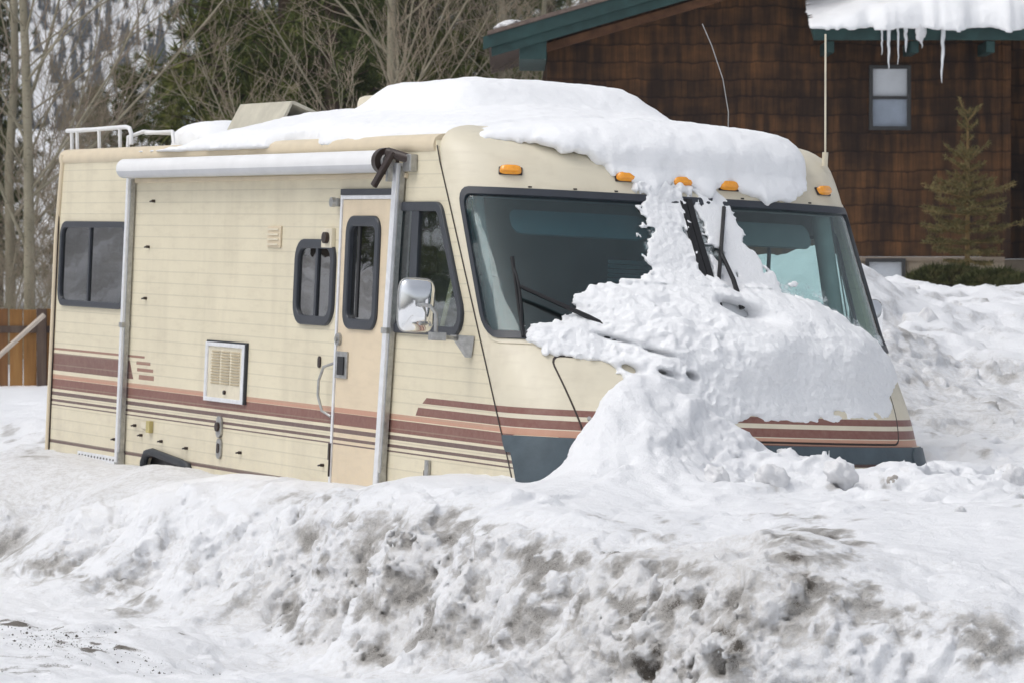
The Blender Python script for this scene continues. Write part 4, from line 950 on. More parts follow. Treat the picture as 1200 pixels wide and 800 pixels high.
def bank():                                      # the near bank as a level set, so its broken faces keep even detail
    vx = .0175; gx = np.arange(BX0, BX1, vx, dtype=np.float32); gy = np.arange(BY0, BY1, vx, dtype=np.float32); gz = np.arange(-.22, 1.62, vx, dtype=np.float32)
    x2, y2 = np.meshgrid(gx, gy, indexing='ij'); h, r, dt = surface(x2.ravel(), y2.ravel()); h = h.reshape(x2.shape); r = r.reshape(x2.shape); dt = dt.reshape(x2.shape)
    gxh, gyh = np.gradient(h, vx); nzv = 1/np.sqrt(1+gxh**2+gyh**2)
    hd = r*(.13+.95*sstep(.12, .55, 1-nzv))*sstep(.02, .40, border(x2, y2))
    f = (gz[None, None]-h[..., None])*nzv[..., None]
    fl = f.reshape(-1); HD = np.broadcast_to(hd[..., None], f.shape).reshape(-1)
    def coords(idx):
        i, j, k = np.unravel_index(idx, f.shape); return gx[i], gy[j], gz[k]
    idx = np.nonzero((np.abs(fl) < .03+.16*HD) & (HD > .02))[0]; a_, b_, c_ = coords(idx)
    wv = fbm(a_*1.5, b_*1.3, c_*1.5, 2, 101)
    dsp = HD[idx]*(wv*.08+crag(a_, b_, c_)*.080-.01)
    dsp = np.where(dsp > .05, .05+.055*np.tanh((dsp-.05)/.055), dsp); fl[idx] -= dsp
    idx = np.nonzero(np.abs(fl) < .055)[0]; a_, b_, c_ = coords(idx); q = np.clip(HD[idx], 0, 1.2)
    wv = fbm(a_*12, b_*12, c_*12, 3, 131)
    fl[idx] -= wv*(.002+.016*q)+(vnoise(a_*27, b_*27, c_*27, 405)+.6*vnoise(a_*47, b_*47, c_*47, 406))*(.003+.026*q)
    f[:, :, 0] = -1; f[:, :, -1] = 1
    g = openvdb.FloatGrid(9.0); g.copyFromArray(f); P, T, Q = g.convertToPolygons(0.0, 0.0)
    P = P*vx+np.array([BX0, BY0, -.22]); Q = Q[:, ::-1]
    C_ = P[Q].mean(1); ok = (border(C_[:, 0], C_[:, 1]) > .03) & (C_[:, 2] > -.19); Q = Q[ok]
    use = np.unique(Q); mp = np.full(len(P), -1, np.int64); mp[use] = np.arange(len(use)); P = P[use]; Q = mp[Q]
    o = np_mesh('snowbank', P, Q, M_PLOUGH)
    nn = np.zeros(len(P)*3, np.float32); o.data.vertex_normals.foreach_get('vector', nn); nzm = nn.reshape(-1, 3)[:, 2]
    ix = np.clip(((P[:, 0]-BX0)/vx).astype(int), 0, len(gx)-1); iy = np.clip(((P[:, 1]-BY0)/vx).astype(int), 0, len(gy)-1)
    at = dirt_attr(P[:, 0].astype(np.float32), P[:, 1].astype(np.float32), P[:, 2].astype(np.float32), nzm, dt[ix, iy])
    c = o.data.color_attributes.new('dirt', 'FLOAT_COLOR', 'POINT'); c.data.foreach_set('color', at.astype(np.float32).ravel())
    return struct(o)
bank()
def ground_z(x, y):
    return float(base_h(np.array([x]), np.array([y]))[0])
# loose lumps of old snow lying on the banks
def lump(name, c, s, seed, mat):
    import bmesh
    b = bmesh.new(); bmesh.ops.create_icosphere(b, subdivisions=4, radius=1); co = np.array([v.co[:] for v in b.verts])
    k = 1+.35*fbm(co[:, 0]*1.3+seed, co[:, 1]*1.3, co[:, 2]*1.3, 4, seed)-.25*(cell(co[:, 0]*1.8, co[:, 1]*1.8, co[:, 2]*1.8+seed, seed)-.5)
    co = co*k[:, None]*np.array(s)
    for v, q in zip(b.verts, co): v.co = q
    me = bpy.data.meshes.new(name); b.to_mesh(me); b.free(); me.shade_smooth(); me.materials.append(mat)
    o = bpy.data.objects.new(name, me); COL.objects.link(o); o.location = c; o.rotation_euler = (seed*.7, seed*.3, seed*1.1); return o
M_LUMP = snow_mat('old_snow', (.80, .80, .81), bump=.9); M_LUMPD = snow_mat('dirty_ice', (.50, .46, .42), bump=.9)
for i, (a, b_, d_, s, dk, lab) in enumerate([
    (1046, 566, 20.6, (.04, .035, .055), 1, 'tan pointed ice chunk right of the motorhome front bumper, on the bank'),
    (892, 607, 19.3, (.03, .03, .02), 0, 'small snow lump on the snowbank below the middle of the motorhome front'),
    (1088, 387, 30.2, (.15, .10, .045), 0, 'flat snow slab lying on the upper right snow slope behind the motorhome'),
    (1070, 352, 33, (.12, .10, .07), 0, 'pale lump of snow high on the right slope near the basement window'),
    (1172, 782, 16.6, (.14, .10, .09), 0, 'jagged white snow block in the lower right corner of the bank'),
    (840, 560, 20.6, (.08, .07, .055), 0, 'rounded snow clod under the dark gap of the front bumper'),
    (905, 556, 20.5, (.10, .08, .07), 0, 'snow clod on the ridge below the front bumper stripes'),
    (985, 556, 20.6, (.12, .09, .07), 0, 'broad snow clod below the right half of the front bumper'),
    (1065, 566, 20.7, (.10, .08, .06), 0, 'snow clod at the right end of the front bumper ridge'),
    (1190, 557, 20.6, (.08, .07, .05), 0, 'snow block at the right picture edge beside the bank crest'),
    (1125, 600, 19.2, (.04, .03, .015), 0, 'flat small piece of ice on the smooth right bank')]):
    p = pt(a, b_, d_); zt = ground_z(p.x, p.y); p.z = min(p.z, zt+s[2]*.7)
    tag(lump('snow_chunk', p, s, i+3, M_LUMPD if dk else M_LUMP), lab, 'snow chunk', 'loose chunks on the snowbanks')
# road grit: small stones scattered along the tyre marks
m = MB(); rg = random.Random(4)
for k in range(420):
    if k < 300:
        t = rg.random(); a = rg.gauss(0, 1); x_, y_ = rg.choice((0, 20, 95))+100*t, 731+(x_s := rg.choice((0, 8, 20)))+26*t+a*2.5
    else: x_, y_ = rg.uniform(-30, 330), rg.uniform(722, 795)
    Yd = F*CAMZ/(y_-331); p = Vector(((x_-600)/F*Yd, Yd, 0)); p.z = ground_z(p.x, p.y)
    s = rg.uniform(.002, .006) if rg.random() < .93 else rg.uniform(.007, .012)
    P = [p+Vector((rg.uniform(.6, 1)*s*a, rg.uniform(.6, 1)*s*b, rg.uniform(.5, .9)*s*c+.004)) for a, b, c in ((1, 0, 0), (-1, 0, 0), (0, 1, 0), (0, -1, 0), (0, 0, 1), (0, 0, -.6))]
    m.add(P, [(0, 2, 4), (2, 1, 4), (1, 3, 4), (3, 0, 4), (2, 0, 5), (1, 2, 5), (3, 1, 5), (0, 3, 5)])
gr = m.build('road_grit', simple('dark_grit', (.07, .06, .05), .9, var=.4, scale=90), fix=False)
tag(gr, 'dark grit scattered along the tyre marks on the snowy road', 'grit'); gr['kind'] = 'stuff'
# ------------------------------------------------------------------ house
HY = 47.0; HS = F/HY
def hp(px, py, y=HY): return pt(px, py, y)
def shingles():
    m = NT('cedar_shingles', .8, .25); br = m.n('ShaderNodeTexBrick')
    mp = m.n('ShaderNodeMapping'); mp.inputs['Rotation'].default_value = (PI/2, 0, 0); m.l(m.tc(), mp.inputs[0])
    # map wall (x, z) onto the brick texture's plane
    cx = m.n('ShaderNodeCombineXYZ'); q = m.xyz(); wob = m.math('ADD', m.math('MULTIPLY', m.noise(1.2, 2), .12), m.math('MULTIPLY', m.noise(9, 2, .5, sc=(1, 1, .05)), .05))
    m.l(m.math('ADD', q[0], m.math('MULTIPLY', q[1], 1.0)), cx.inputs[0]); m.l(m.math('ADD', q[2], wob), cx.inputs[1]); m.l(cx.outputs[0], br.inputs['Vector'])
    br.offset = .37; br.squash = 1; br.inputs['Scale'].default_value = 1; br.inputs['Brick Width'].default_value = .07; br.inputs['Row Height'].default_value = .215
    br.inputs['Mortar Size'].default_value = .006; br.inputs['Mortar Smooth'].default_value = .3; br.inputs['Bias'].default_value = 0
    br.inputs['Color1'].default_value = (0, 0, 0, 1); br.inputs['Color2'].default_value = (1, 1, 1, 1); br.inputs['Mortar'].default_value = (.5, .5, .5, 1)
    sp = m.n('ShaderNodeSeparateColor'); m.l(br.outputs['Color'], sp.inputs[0]); rnd = sp.outputs[0]
    st = m.noise(7, 5, .65, sc=(1, 1, .09)); bl = m.noise(.9, 5, .6, sc=(1, 1, 1.3)); cs = m.noise(5, 3, .6, sc=(.35, 1, 1))
    k = m.math('ADD', m.math('ADD', m.math('MULTIPLY', rnd, .09), m.math('MULTIPLY', st, .55)), m.math('MULTIPLY', bl, .62))
    k = m.math('ADD', k, m.math('MULTIPLY', cs, .20))
    c = m.ramp(k, [(.53, (.017, .010, .008)), (.68, (.040, .022, .013)), (.80, (.095, .046, .020)), (.95, (.20, .092, .036))])
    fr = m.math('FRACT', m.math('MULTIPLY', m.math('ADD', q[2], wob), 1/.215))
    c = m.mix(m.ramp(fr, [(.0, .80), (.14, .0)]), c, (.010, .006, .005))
    c = m.mix(m.math('MULTIPLY', br.outputs['Fac'], .22), c, (.009, .006, .005))
    m.col(c); m.bump(m.math('ADD', m.math('MULTIPLY', fr, -1.0), m.math('MULTIPLY', st, .3)), .7, .02)
    return m.m
M_SHIN = shingles()
M_TEAL = simple('teal_fascia', (.020, .055, .052), .6, var=.3, scale=5)
M_SOFF = simple('orange_soffit_board', (.13, .06, .028), .7, var=.35, scale=7)
M_FOUND = simple('taupe_panel', (.33, .27, .20), .75, var=.1)
M_WIN = simple('bronze_window_frame', (.045, .045, .045), .5)
G_HOUSE = glass('house_glass', (.95, .96, .97), .03)
M_BLIND = simple('white_blind', (.85, .86, .88), .8, var=.05)
M_BLINDD = simple('shaded_screen', (.42, .47, .55), .8, var=.1)
x0 = hp(641, 60).x; x1 = hp(1182, 60).x; zb = hp(600, 301).z; zt = 8.5
H = thing('shingled_house', 'dark brown shingled house with teal eaves behind the motorhome', 'house', (0, HY, 0))
def L(p): return p-Vector((0, HY, 0))
WH_ = [hp(1018, 77), hp(1067, 153)]
wall = MB()
hole = [(WH_[0].x, WH_[1].z), (WH_[1].x, WH_[1].z), (WH_[1].x, WH_[0].z), (WH_[0].x, WH_[0].z)]
rz0 = hp(641, 44).z; slope = (45-0)/(730-575)
gx = x0+(zt-rz0)/slope
wall.sheet([(x0, zb), (x1, zb), (x1, zt), (gx, zt), (x0, rz0-.02)], [inset(hole, .01)], lambda p, o: Vector((p[0], o, p[1])), 0, .16)
wall.build('wall', M_SHIN, H)
MB().bx(x0+.01, x0+.16, .165, 9, zb, rz0-.05).build('wall', M_SHIN, H)
MB().bx(x1-.16, x1-.002, .165, 1.4, zb, zt-1.4).bx(x1+.001, x1+9, 1.3, 1.46, zb-.02, zt-1.4).build('wall', M_SHIN, H)
fz = hp(600, 350).z-1.5
fd = MB(); fd.bx(x0+.05, x1-.05, .03, .12, fz, zb-.003).bx(x1+.001, x1+9, 1.34, 1.44, fz, zb-.023).build('foundation_panel', M_FOUND, H)
b = MB(); xx = hp(1063, 300).x
while xx < x1-.1: b.bx(xx, xx+.022, .012, .029, fz, zb-.02); xx += .31
b.bx(x0+.05, x1-.05, -.02, .028, zb-.05, zb-.004); b.bx(x0+.06, x0+.4, .013, .029, fz, zb-.055)
b.build('panel_batten', simple('taupe_batten', (.25, .20, .15), .75), H)
def hwin(xa, xb, za, zb_, split, nm='window'):
    f = MB().ring([(xa, za), (xb, za), (xb, zb_), (xa, zb_)], inset([(xa, za), (xb, za), (xb, zb_), (xa, zb_)], .045), lambda p, o: Vector((p[0], -o, p[1])), -.10, .03)
    f.bx(xa+.04, xb-.04, -.02, .03, split-.018, split+.018) if split else None
    f = f.build('window', M_WIN, H, bevel=.004)
    MB().bx(xa+.04, xb-.04, .012, .018, za+.04, zb_-.04).build('pane', G_HOUSE, f)
    MB().bx(xa+.02, xb-.02, .025, .03, (split or za), zb_-.02).build('blind', M_BLIND, f)
    if split: MB().bx(xa+.02, xb-.02, .031, .036, za+.02, split).build('screen', M_BLINDD, f)
hwin(hole[0][0], hole[1][0], hole[0][1], hole[2][1], hp(0, 115).z)
a, c = hp(1014, 303), hp(1061, 345); hwin(a.x, c.x, c.z, a.z, None)
# main gable roof: rake board running up to the right, overhanging towards the viewer
OV = .65
def rake(px, py): return L(hp(px, py, HY-OV))
A_ = rake(566, 46); d_ = Vector((1, 0, (45/155.)))            # direction up the slope in x-z
def alongr(t, dz, y): return Vector((A_.x+t, y, A_.z+t*d_.z+dz))
def board(t0, t1, za, zb_, ya, yb, name, mat):
    V = [alongr(t, z, y) for t in (t0, t1) for y in (ya, yb) for z in (za, zb_)]
    return MB().add(V, [(0, 1, 3, 2), (4, 6, 7, 5), (0, 4, 5, 1), (2, 3, 7, 6), (0, 2, 6, 4), (1, 5, 7, 3)]).build(name, mat, H, bevel=.004)
board(0, 9, -.13, .02, -OV-.03, -OV+.01, 'fascia', M_TEAL)
board(.10, 9, -.24, -.115, -OV+.012, -OV+.05, 'fascia', M_TEAL)
board(.05, 9, .022, .07, -OV-.06, 8, 'roof', simple('roof_shingle', (.16, .12, .10), .9, var=.3, scale=20))
board(.10, 9, -.10, -.07, -OV+.052, 0-.002, 'soffit', M_SOFF)
board(.75, 9, -.34, -.235, -.06, -.004, 'frieze_board', M_SOFF)
MB().bx(x0-.33, x0-.01, -OV+.06, -.02+2, rz0-.30, rz0-.06).build('outlooker', M_TEAL, H, bevel=.01)
# lower eave on the right with brackets
E0 = L(hp(953, 48, HY-.9)); ez = E0.z; ex = E0.x
sl = .42
MB().bx(ex, ex+8, -.94, -.90, ez, ez+.20).build('fascia', M_TEAL, H, bevel=.004)
MB().add([(ex-.02, -.94, ez+.205), (ex+8, -.94, ez+.205), (ex+8, -.002, ez+.205+.94*sl), (ex-.02, -.002, ez+.205+.94*sl), (ex-.02, -.94, ez+.15), (ex+8, -.94, ez+.15), (ex+8, -.002, ez+.15+.94*sl), (ex-.02, -.002, ez+.15+.94*sl)],
         [(0, 1, 2, 3), (7, 6, 5, 4), (0, 4, 5, 1), (1, 5, 6, 2), (2, 6, 7, 3), (3, 7, 4, 0)]).build('eave_roof', M_SOFF, H)
MB().add([(ex+.0, -.895, ez+.005), (ex+.0, -.895, ez+.148), (ex+.0, -.003, ez+.148+.89*sl), (ex+.0, -.003, ez+.30), (ex+.04, -.895, ez+.005), (ex+.04, -.895, ez+.148), (ex+.04, -.003, ez+.148+.89*sl), (ex+.04, -.003, ez+.30)],
         [(0, 1, 2, 3), (7, 6, 5, 4), (0, 4, 5, 1), (1, 5, 6, 2), (2, 6, 7, 3), (3, 7, 4, 0)]).build('fascia', M_TEAL, H)
for px in (972, 1071, 1160):
    x = L(hp(px, 50, HY-.85)).x; MB().bx(x-.05, x+.05, -.88, -.003, ez-.14, ez-.005).build('eave_bracket', M_TEAL, H, bevel=.006)
MB().bx(x1-.08, x1+.02, -.02, -.003, zb+.0, ez+.1).build('corner_board', M_SHIN, H)
# snow on the low eave roof
def eave_snow():
    vox = .03; lo = (ex-.35, -1.25, ez-.1); X, Y, Z = grid(lo, (ex+4.6, .05, ez+1.5), vox)
    zr = ez+.205+(Y+.94)*sl
    T = .05+.24*sstep(ex-.05, ex+1.3, X)+fbm(X*1.5, Y*1.5, 0*X, 3, 3)*.08
    m = np.minimum(X-(ex-.06)-fbm(Z*2, Y*2, 0*X, 2, 4)*.1, Y+1.10+fbm(X*3, 0*X, 0*X, 3, 9)*.14); m = np.minimum(m, ex+4.5-X)
    Te = T*np.sqrt(np.clip(1-np.clip(1-np.maximum(m, 0)/.30, 0, 1)**2, 0, 1))
    d = (Z-zr)*.92
    F_ = np.maximum(np.maximum(d-Te, -m), -(d+.03)); F_ = np.minimum(F_, np.maximum(np.maximum(np.abs(Y+1.0)-.07, Z-zr-.02), ez+.19-.09*np.clip(fbm(X*2.2, 0*X, 0*X, 3, 17)+.35*np.exp(-((X-ex-1.1)/.4)**2), 0, 1)-Z+9*(X < ex+.2))); F_ = np.maximum(F_, Y-.0)+fbm(X*4, Y*4, Z*9, 4, 14)*.022
    F_ = np.where((d < -.01) & (Y > -.94), .02, F_)
    return volume_mesh('eave_snow', F_, lo, vox, SNOW, Matrix.Translation((0, HY, 0)))
tag(eave_snow(), 'thick snow slab on the low teal eave of the brown house', 'snow')
def rake_snow():
    m = MB(); 
    o = lump('roof_snow_patch', alongr(.28, .085, -.4)+Vector((0, HY, 0)), (.16, .25, .05), 12, M_LUMP); o.rotation_euler = (0, -.28, 0); return o
tag(rake_snow(), 'small patch of snow on the sloping rake of the house roof', 'snow')
for i, (px, y0, y1, r, lab) in enumerate([(1033, 31, 65, .012, 'leftmost thin icicle under the house eave'), (1041, 31, 84, .024, 'long thick icicle ending above the upper house window'), (1052, 31, 76, .013, 'thin dark icicle just right of the long one over the window'),
        (1061, 31, 62, .026, 'short thick icicle beside the small snow ledge on the eave'), (1080, 38, 57, .016, 'shortest icicle hanging from the small snow ledge'), (1105, 30, 98, .028, 'longest icicle, hanging alone right of the house window')]):
    T_ = hp(px, y0, HY-1.0); B_ = hp(px-(2 if px == 1105 else 0), y1, HY-1.0); n = 10; rr_ = random.Random(i)
    pts = [T_.lerp(B_, k/n)+Vector((rr_.uniform(-1, 1)*.006, rr_.uniform(-1, 1)*.006, 0)) for k in range(n+1)]
    o = MB().tube(pts, [r*(1-(k/n))**.75*rr_.uniform(.85, 1.15)+.003 for k in range(n+1)], 8).build('icicle', simple('ice', (.78, .80, .82), .15, spec=.6) if i == 0 else bpy.data.materials['ice'], None, smooth=60)
    tag(o, lab, 'icicle', 'icicles under the house eave')
tag(lump('snow_ledge', hp(1079, 38, HY-1.0), (.12, .08, .05), 6, M_LUMP), 'small snow ledge clinging to the teal fascia between icicles', 'snow')
# ------------------------------------------------------------------ fence
FY = 50.0
FN = thing('wooden_fence', 'weathered orange brown board fence left of the motorhome', 'fence', (0, FY, 0))
def wood(name, a, b, c_):
    m = NT(name, .85, .2); g = m.noise(9, 5, .65, sc=(1, 1, .1)); k = m.noise(1.6, 3, .6)
    c = m.ramp(m.math('ADD', m.math('MULTIPLY', g, .7), m.math('MULTIPLY', k, .3)), [(.3, a), (.5, b), (.72, c_)]); m.col(c); m.bump(g, .4, .01); return m.m
M_FB = [wood('orange_board', (.13, .065, .022), (.30, .15, .05), (.42, .24, .09)), wood('brown_board', (.08, .042, .02), (.20, .095, .04), (.30, .16, .07)), wood('grey_board', (.14, .10, .07), (.27, .20, .13), (.38, .29, .19))]
M_FR = wood('dark_rail', (.05, .035, .03), (.10, .07, .055), (.16, .12, .09))
zt_ = pt(0, 362, FY).z; zr_ = pt(0, 386, FY).z; x = -12.5; rf = random.Random(3); i = 0
while x < -3.4:
    w = .165; z1 = zt_+rf.uniform(-.012, .012)
    MB().bx(x, x+w, 0, .022, .1, z1).build('board', M_FB[rf.choice((0, 0, 1, 1, 2))], FN, bevel=.003)
    x += w+rf.choice((.008, .012, .022)); i += 1
for z in (zr_, .35): MB().bx(-12.5, -3.4, -.045, -.003, z-.045, z+.045).build('rail', M_FR, FN, bevel=.004)
for px in (50, -105, -260):
    x = pt(px, 380, FY).x; MB().bx(x-.06, x+.06, -.14, -.048, 0, zt_-.0).build('post', M_FR, FN, bevel=.006)
a = pt(-14, 428, 47); b = pt(52, 369, 47)
tag(MB().tube([a+(a-b)*1.2, b], .03, 8).build('leaning_pole', simple('pale_pole', (.52, .45, .38), .7), None, smooth=60), 'pale slanting pole leaning in front of the wooden fence', 'pole')
# ------------------------------------------------------------------ trees
M_BARK = NT('pale_aspen_bark', .85, .2)
g = M_BARK.noise(3, 6, .7, sc=(1, 1, .5)); g2 = M_BARK.noise(22, 3, .6, sc=(.6, .6, 2))
M_BARK.col(M_BARK.mix(M_BARK.ramp(g2, [(.60, 0), (.70, .8)]), M_BARK.ramp(g, [(.3, (.24, .22, .155)), (.7, (.42, .38, .285))]), (.07, .06, .045))); M_BARK = M_BARK.m
M_TWIG = simple('tan_twigs', (.34, .28, .205), .9, var=.3, scale=1.5)
M_TWIGR = simple('reddish_twigs', (.27, .215, .165), .9, var=.3, scale=1.5)
M_PTRUNK = simple('brown_bark', (.10, .07, .05), .95, var=.3, scale=8)
def foliage(name, a, b, c_):
    m = NT(name, .8, .15); n = m.noise(.9, 3, .6); n2 = m.noise(7, 3, .7)
    m.col(m.ramp(m.math('ADD', m.math('MULTIPLY', n, .55), m.math('MULTIPLY', n2, .45)), [(.34, a), (.5, b), (.66, c_)])); return m.m
M_PINE = foliage('pine_needles', (.038, .055, .014), (.12, .145, .036), (.26, .26, .072))
M_PINE2 = foliage('dark_pine_needles', (.030, .046, .016), (.095, .12, .036), (.21, .22, .065))
M_SPR = foliage('spruce_needles', (.080, .078, .034), (.17, .145, .062), (.31, .235, .11))
class TB:                                        # fast tapered-tube collector
    def __init__(s): s.V = []; s.F = []; s.n = 0
    def seg(s, pts, rs, k):
        base = s.n; up = Vector((.3, .9, .3)).normalized()
        for i, p in enumerate(pts):
            t = (pts[min(i+1, len(pts)-1)]-pts[max(0, i-1)]).normalized(); a = t.cross(up)
            if a.length < .1: a = t.cross(Vector((1, 0, 0)))
            a.normalize(); b = t.cross(a)
            for j in range(k):
                w = 2*PI*j/k; s.V.append(p+(a*math.cos(w)+b*math.sin(w))*rs[i])
        for i in range(len(pts)-1):
            for j in range(k): s.F.append((base+i*k+j, base+i*k+(j+1) % k, base+(i+1)*k+(j+1) % k, base+(i+1)*k+j))
        s.n += len(pts)*k
def grow(T, T2, p, d, length, r, lvl, rg, up, nb, maxl):
    n = 7 if lvl == 0 else 5; pts = [p.copy()]; dd = d.copy(); q = p.copy()
    for i in range(n):
        dd = (dd+Vector((rg.gauss(0, 1), rg.gauss(0, 1), rg.gauss(0, .6)))*(.045 if lvl == 0 else .11)+Vector((0, 0, up*(.02 if lvl == 0 else .10)))).normalized()
        q = q+dd*length/n; pts.append(q.copy())
    rs = [max(r*(1-.72*i/n), .0030 if lvl > 1 else .005) for i in range(n+1)]
    (T if lvl < 2 else T2).seg(pts, rs, 8 if lvl == 0 else (5 if lvl == 1 else 3))
    if lvl >= maxl: return
    c = nb[lvl]
    for j in range(c):
        t = (.18 if lvl == 0 else .15)+(.82)*(j+rg.random())/c; i = min(n-1, int(t*n)); b = pts[i].lerp(pts[i+1], t*n-i)
        ax = (pts[i+1]-pts[i]).normalized(); sd = ax.cross(Vector((rg.gauss(0, 1), rg.gauss(0, 1), rg.gauss(0, 1)))).normalized()
        ang = rg.uniform(.5, .95); nd = (ax*math.cos(ang)+sd*math.sin(ang)).normalized()
        L_ = length*(.50-.22*t if lvl == 0 else rg.uniform(.35, .6)*(1.1-.5*t))
        grow(T, T2, b, nd, L_*rg.uniform(.7, 1.2), r*(1-.72*t)*(rg.uniform(.20, .34) if lvl == 0 else rg.uniform(.38, .55)), lvl+1, rg, up, nb, maxl)
def tb_mesh(name, T, mat, parent):
    return np_mesh(name, [tuple(v) for v in T.V], T.F, mat, parent)
def bare_tree(seed, h, r, nb, label, group, twig, stems=1, spread=0, cat='tree', name='bare_aspen', up=1, maxl=3):
    rg = random.Random(seed); o = thing(name, label, cat, group=group); T = TB(); T2 = TB()
    for s in range(stems):
        a = 2*PI*s/max(1, stems)+rg.random(); d = Vector((math.cos(a)*spread, math.sin(a)*spread, 1)).normalized()
        grow(T, T2, Vector((math.cos(a)*.12*(stems > 1), math.sin(a)*.12*(stems > 1), -.4)), d, h*rg.uniform(.8, 1.05) if stems > 1 else h, r*rg.uniform(.7, 1), 0, rg, up, nb, maxl)
    tb_mesh('trunk', T, M_BARK, o); tb_mesh('crown', T2, twig, o); remember(o); return o
def needles(V, Fc, base, ax, length, width, rg, n, spread):
    for _ in range(n):
        d = (ax*rg.uniform(.2, 1)+Vector((rg.gauss(0, 1), rg.gauss(0, 1), rg.gauss(0, 1)))*spread).normalized()
        s = d.cross(Vector((rg.gauss(0, 1), rg.gauss(0, 1), rg.gauss(0, 1)))).normalized()*width*rg.uniform(.7, 1.3)
        l = length*rg.uniform(.6, 1.2); k = len(V); V += [base-s, base+s, base+d*l]; Fc.append((k, k+1, k+2))
def conifer(seed, h, rad, nwh, label, group, mat, clump=.30, dens=14, crown0=.06, name='pine_tree', pyramid=.75):
    rg = random.Random(seed); o = thing(name, label, 'tree', group=group); T = TB(); V = []; Fc = []
    T.seg([Vector((0, 0, -.5)), Vector((.05, 0, h*.5)), Vector((0, .05, h))], [h*.018, h*.012, .012], 8)
    for i in range(nwh):
        t = (i+.5)/nwh; z = h*(crown0+(1-crown0)*t); L_ = rad*((1-t)**pyramid*.95+.05)*rg.uniform(.75, 1.15); nb = rg.choice((4, 5, 6))
        for b in range(nb):
            a = 2*PI*(b+rg.random()*.7)/nb+i*1.9; l = L_*rg.uniform(.65, 1.15); el = rg.uniform(-.05, .35)+t*.35
            d = Vector((math.cos(a)*math.cos(el), math.sin(a)*math.cos(el), math.sin(el))); p0 = Vector((0, 0, z)); pts = [p0]
            for s in range(1, 6): pts.append(p0+d*l*s/5+Vector((0, 0, -.05*l*(s/5)**2*2+.06*l*(s/5)**4*2)))
            T.seg(pts, [.025*l*.5*(1-s/6)+.004 for s in range(6)], 4)
            nc = max(3, int(l/clump*2.4))
            for c in range(nc):
                u = .22+.78*(c+rg.random())/nc; q = p0.lerp(pts[-1], u)+Vector((rg.gauss(0, 1), rg.gauss(0, 1), rg.gauss(0, .5)))*clump*.55*(.4+u)
                needles(V, Fc, q, (d+Vector((0, 0, .5))).normalized(), clump*.85, clump*.042, rg, dens, .75)
    for c in range(10): needles(V, Fc, Vector((0, 0, h*(1-.01*c))), Vector((0, 0, 1)), clump, clump*.07, rg, dens, .6)
    tb_mesh('trunk', T, M_PTRUNK, o); np_mesh('crown', [tuple(v) for v in V], Fc, mat, o, smooth=False); remember(o); return o
def put(o, px, Y, s=1, rz=0, dz=0):
    x = (px-600)/F*Y; z = ground_z(x, Y)+dz if Y < 150 else 0
    o.location = (x, Y, z); o.scale = (s, s, s); o.rotation_euler = (0, 0, rz)
def dup(proto, px, Y, s, rz, label): c = copy_tree(proto); c['label'] = label; put(c, px, Y, s, rz); return c
GP = 'dark pines behind the motorhome'
P1 = conifer(1, 15, 2.5, 34, 'tall full dark green pine directly above the raised roof vent', GP, M_PINE, .42, 34); put(P1, 338, 62, 1.0, 0)
P2 = conifer(2, 14, 2.0, 30, 'dark pine right of the pale tree trunk in the middle, left of the house eave', GP, M_PINE2, .40, 34); put(P2, 500, 66, 1.0, 2)
P3 = conifer(3, 6.2, 1.8, 20, 'short olive pine rising over the left end of the motorhome roof', GP, M_PINE, .34, 30); put(P3, 150, 68, .70, 1)
for pr, px, Y, s, rz, lab in [(P1, 395, 70, 1.05, 2.2, 'dense pine behind the pale trunk in the middle of the picture'), (P2, 258, 66, .80, 4, 'dark slender pine at the snowy gap left of the tall pine'), (P1, 450, 76, .95, 4.1, 'rearmost pine seen between the bare middle branches'),
        (P2, 392, 60, .86, 5.2, 'pine between the raised vent and the bare branching tree'), (P3, 197, 64, .64, 3.3, 'short pine just left of the roof vent'), (P1, 565, 82, .62, .6, 'pine crown close beside the teal eave tip'), (P3, 112, 74, .62, 2.1, 'smallest olive pine above the roof rack'),
        (P2, -4, 72, .55, 1.0, 'brownish pine behind the aspens at the left picture edge'), (P1, -130, 66, .9, 3.0, 'pine just outside the left picture edge'), (P2, 640, 88, .8, 1.2, 'pine hidden behind the house gable'), (P3, 262, 56, .55, .9, 'low young pine whose top shows left of the roof vent'), (P3, 330, 58, .62, 4.4, 'low young pine behind the roof vent lid'), (P3, 420, 60, .66, 2.9, 'low young pine behind the thick roof snow'), (P3, 520, 62, .72, 5.9, 'low young pine right of the pale middle trunk')]:
    dup(pr, px, Y, s, rz, lab)
GA = 'bare trees behind the motorhome'
B1 = bare_tree(11, 12, .105, (34, 10, 6), 'pale straight aspen trunk rising over the roof snow in the middle', GA, M_TWIG); put(B1, 446, 54, 1.0, .3)
B2 = bare_tree(12, 11, .095, (34, 10, 6), 'thick grey aspen trunk at the left edge over the fence', GA, M_TWIGR); put(B2, 36, 53, 1.0, .2)
B3 = bare_tree(13, 5.0, .021, (12, 7, 5), 'spreading multi-stem bare tree behind the roof snow left of the middle trunk', GA, M_TWIG, stems=5, spread=.42, name='bare_shrub_tree'); put(B3, 392, 52, 1.0, .4)
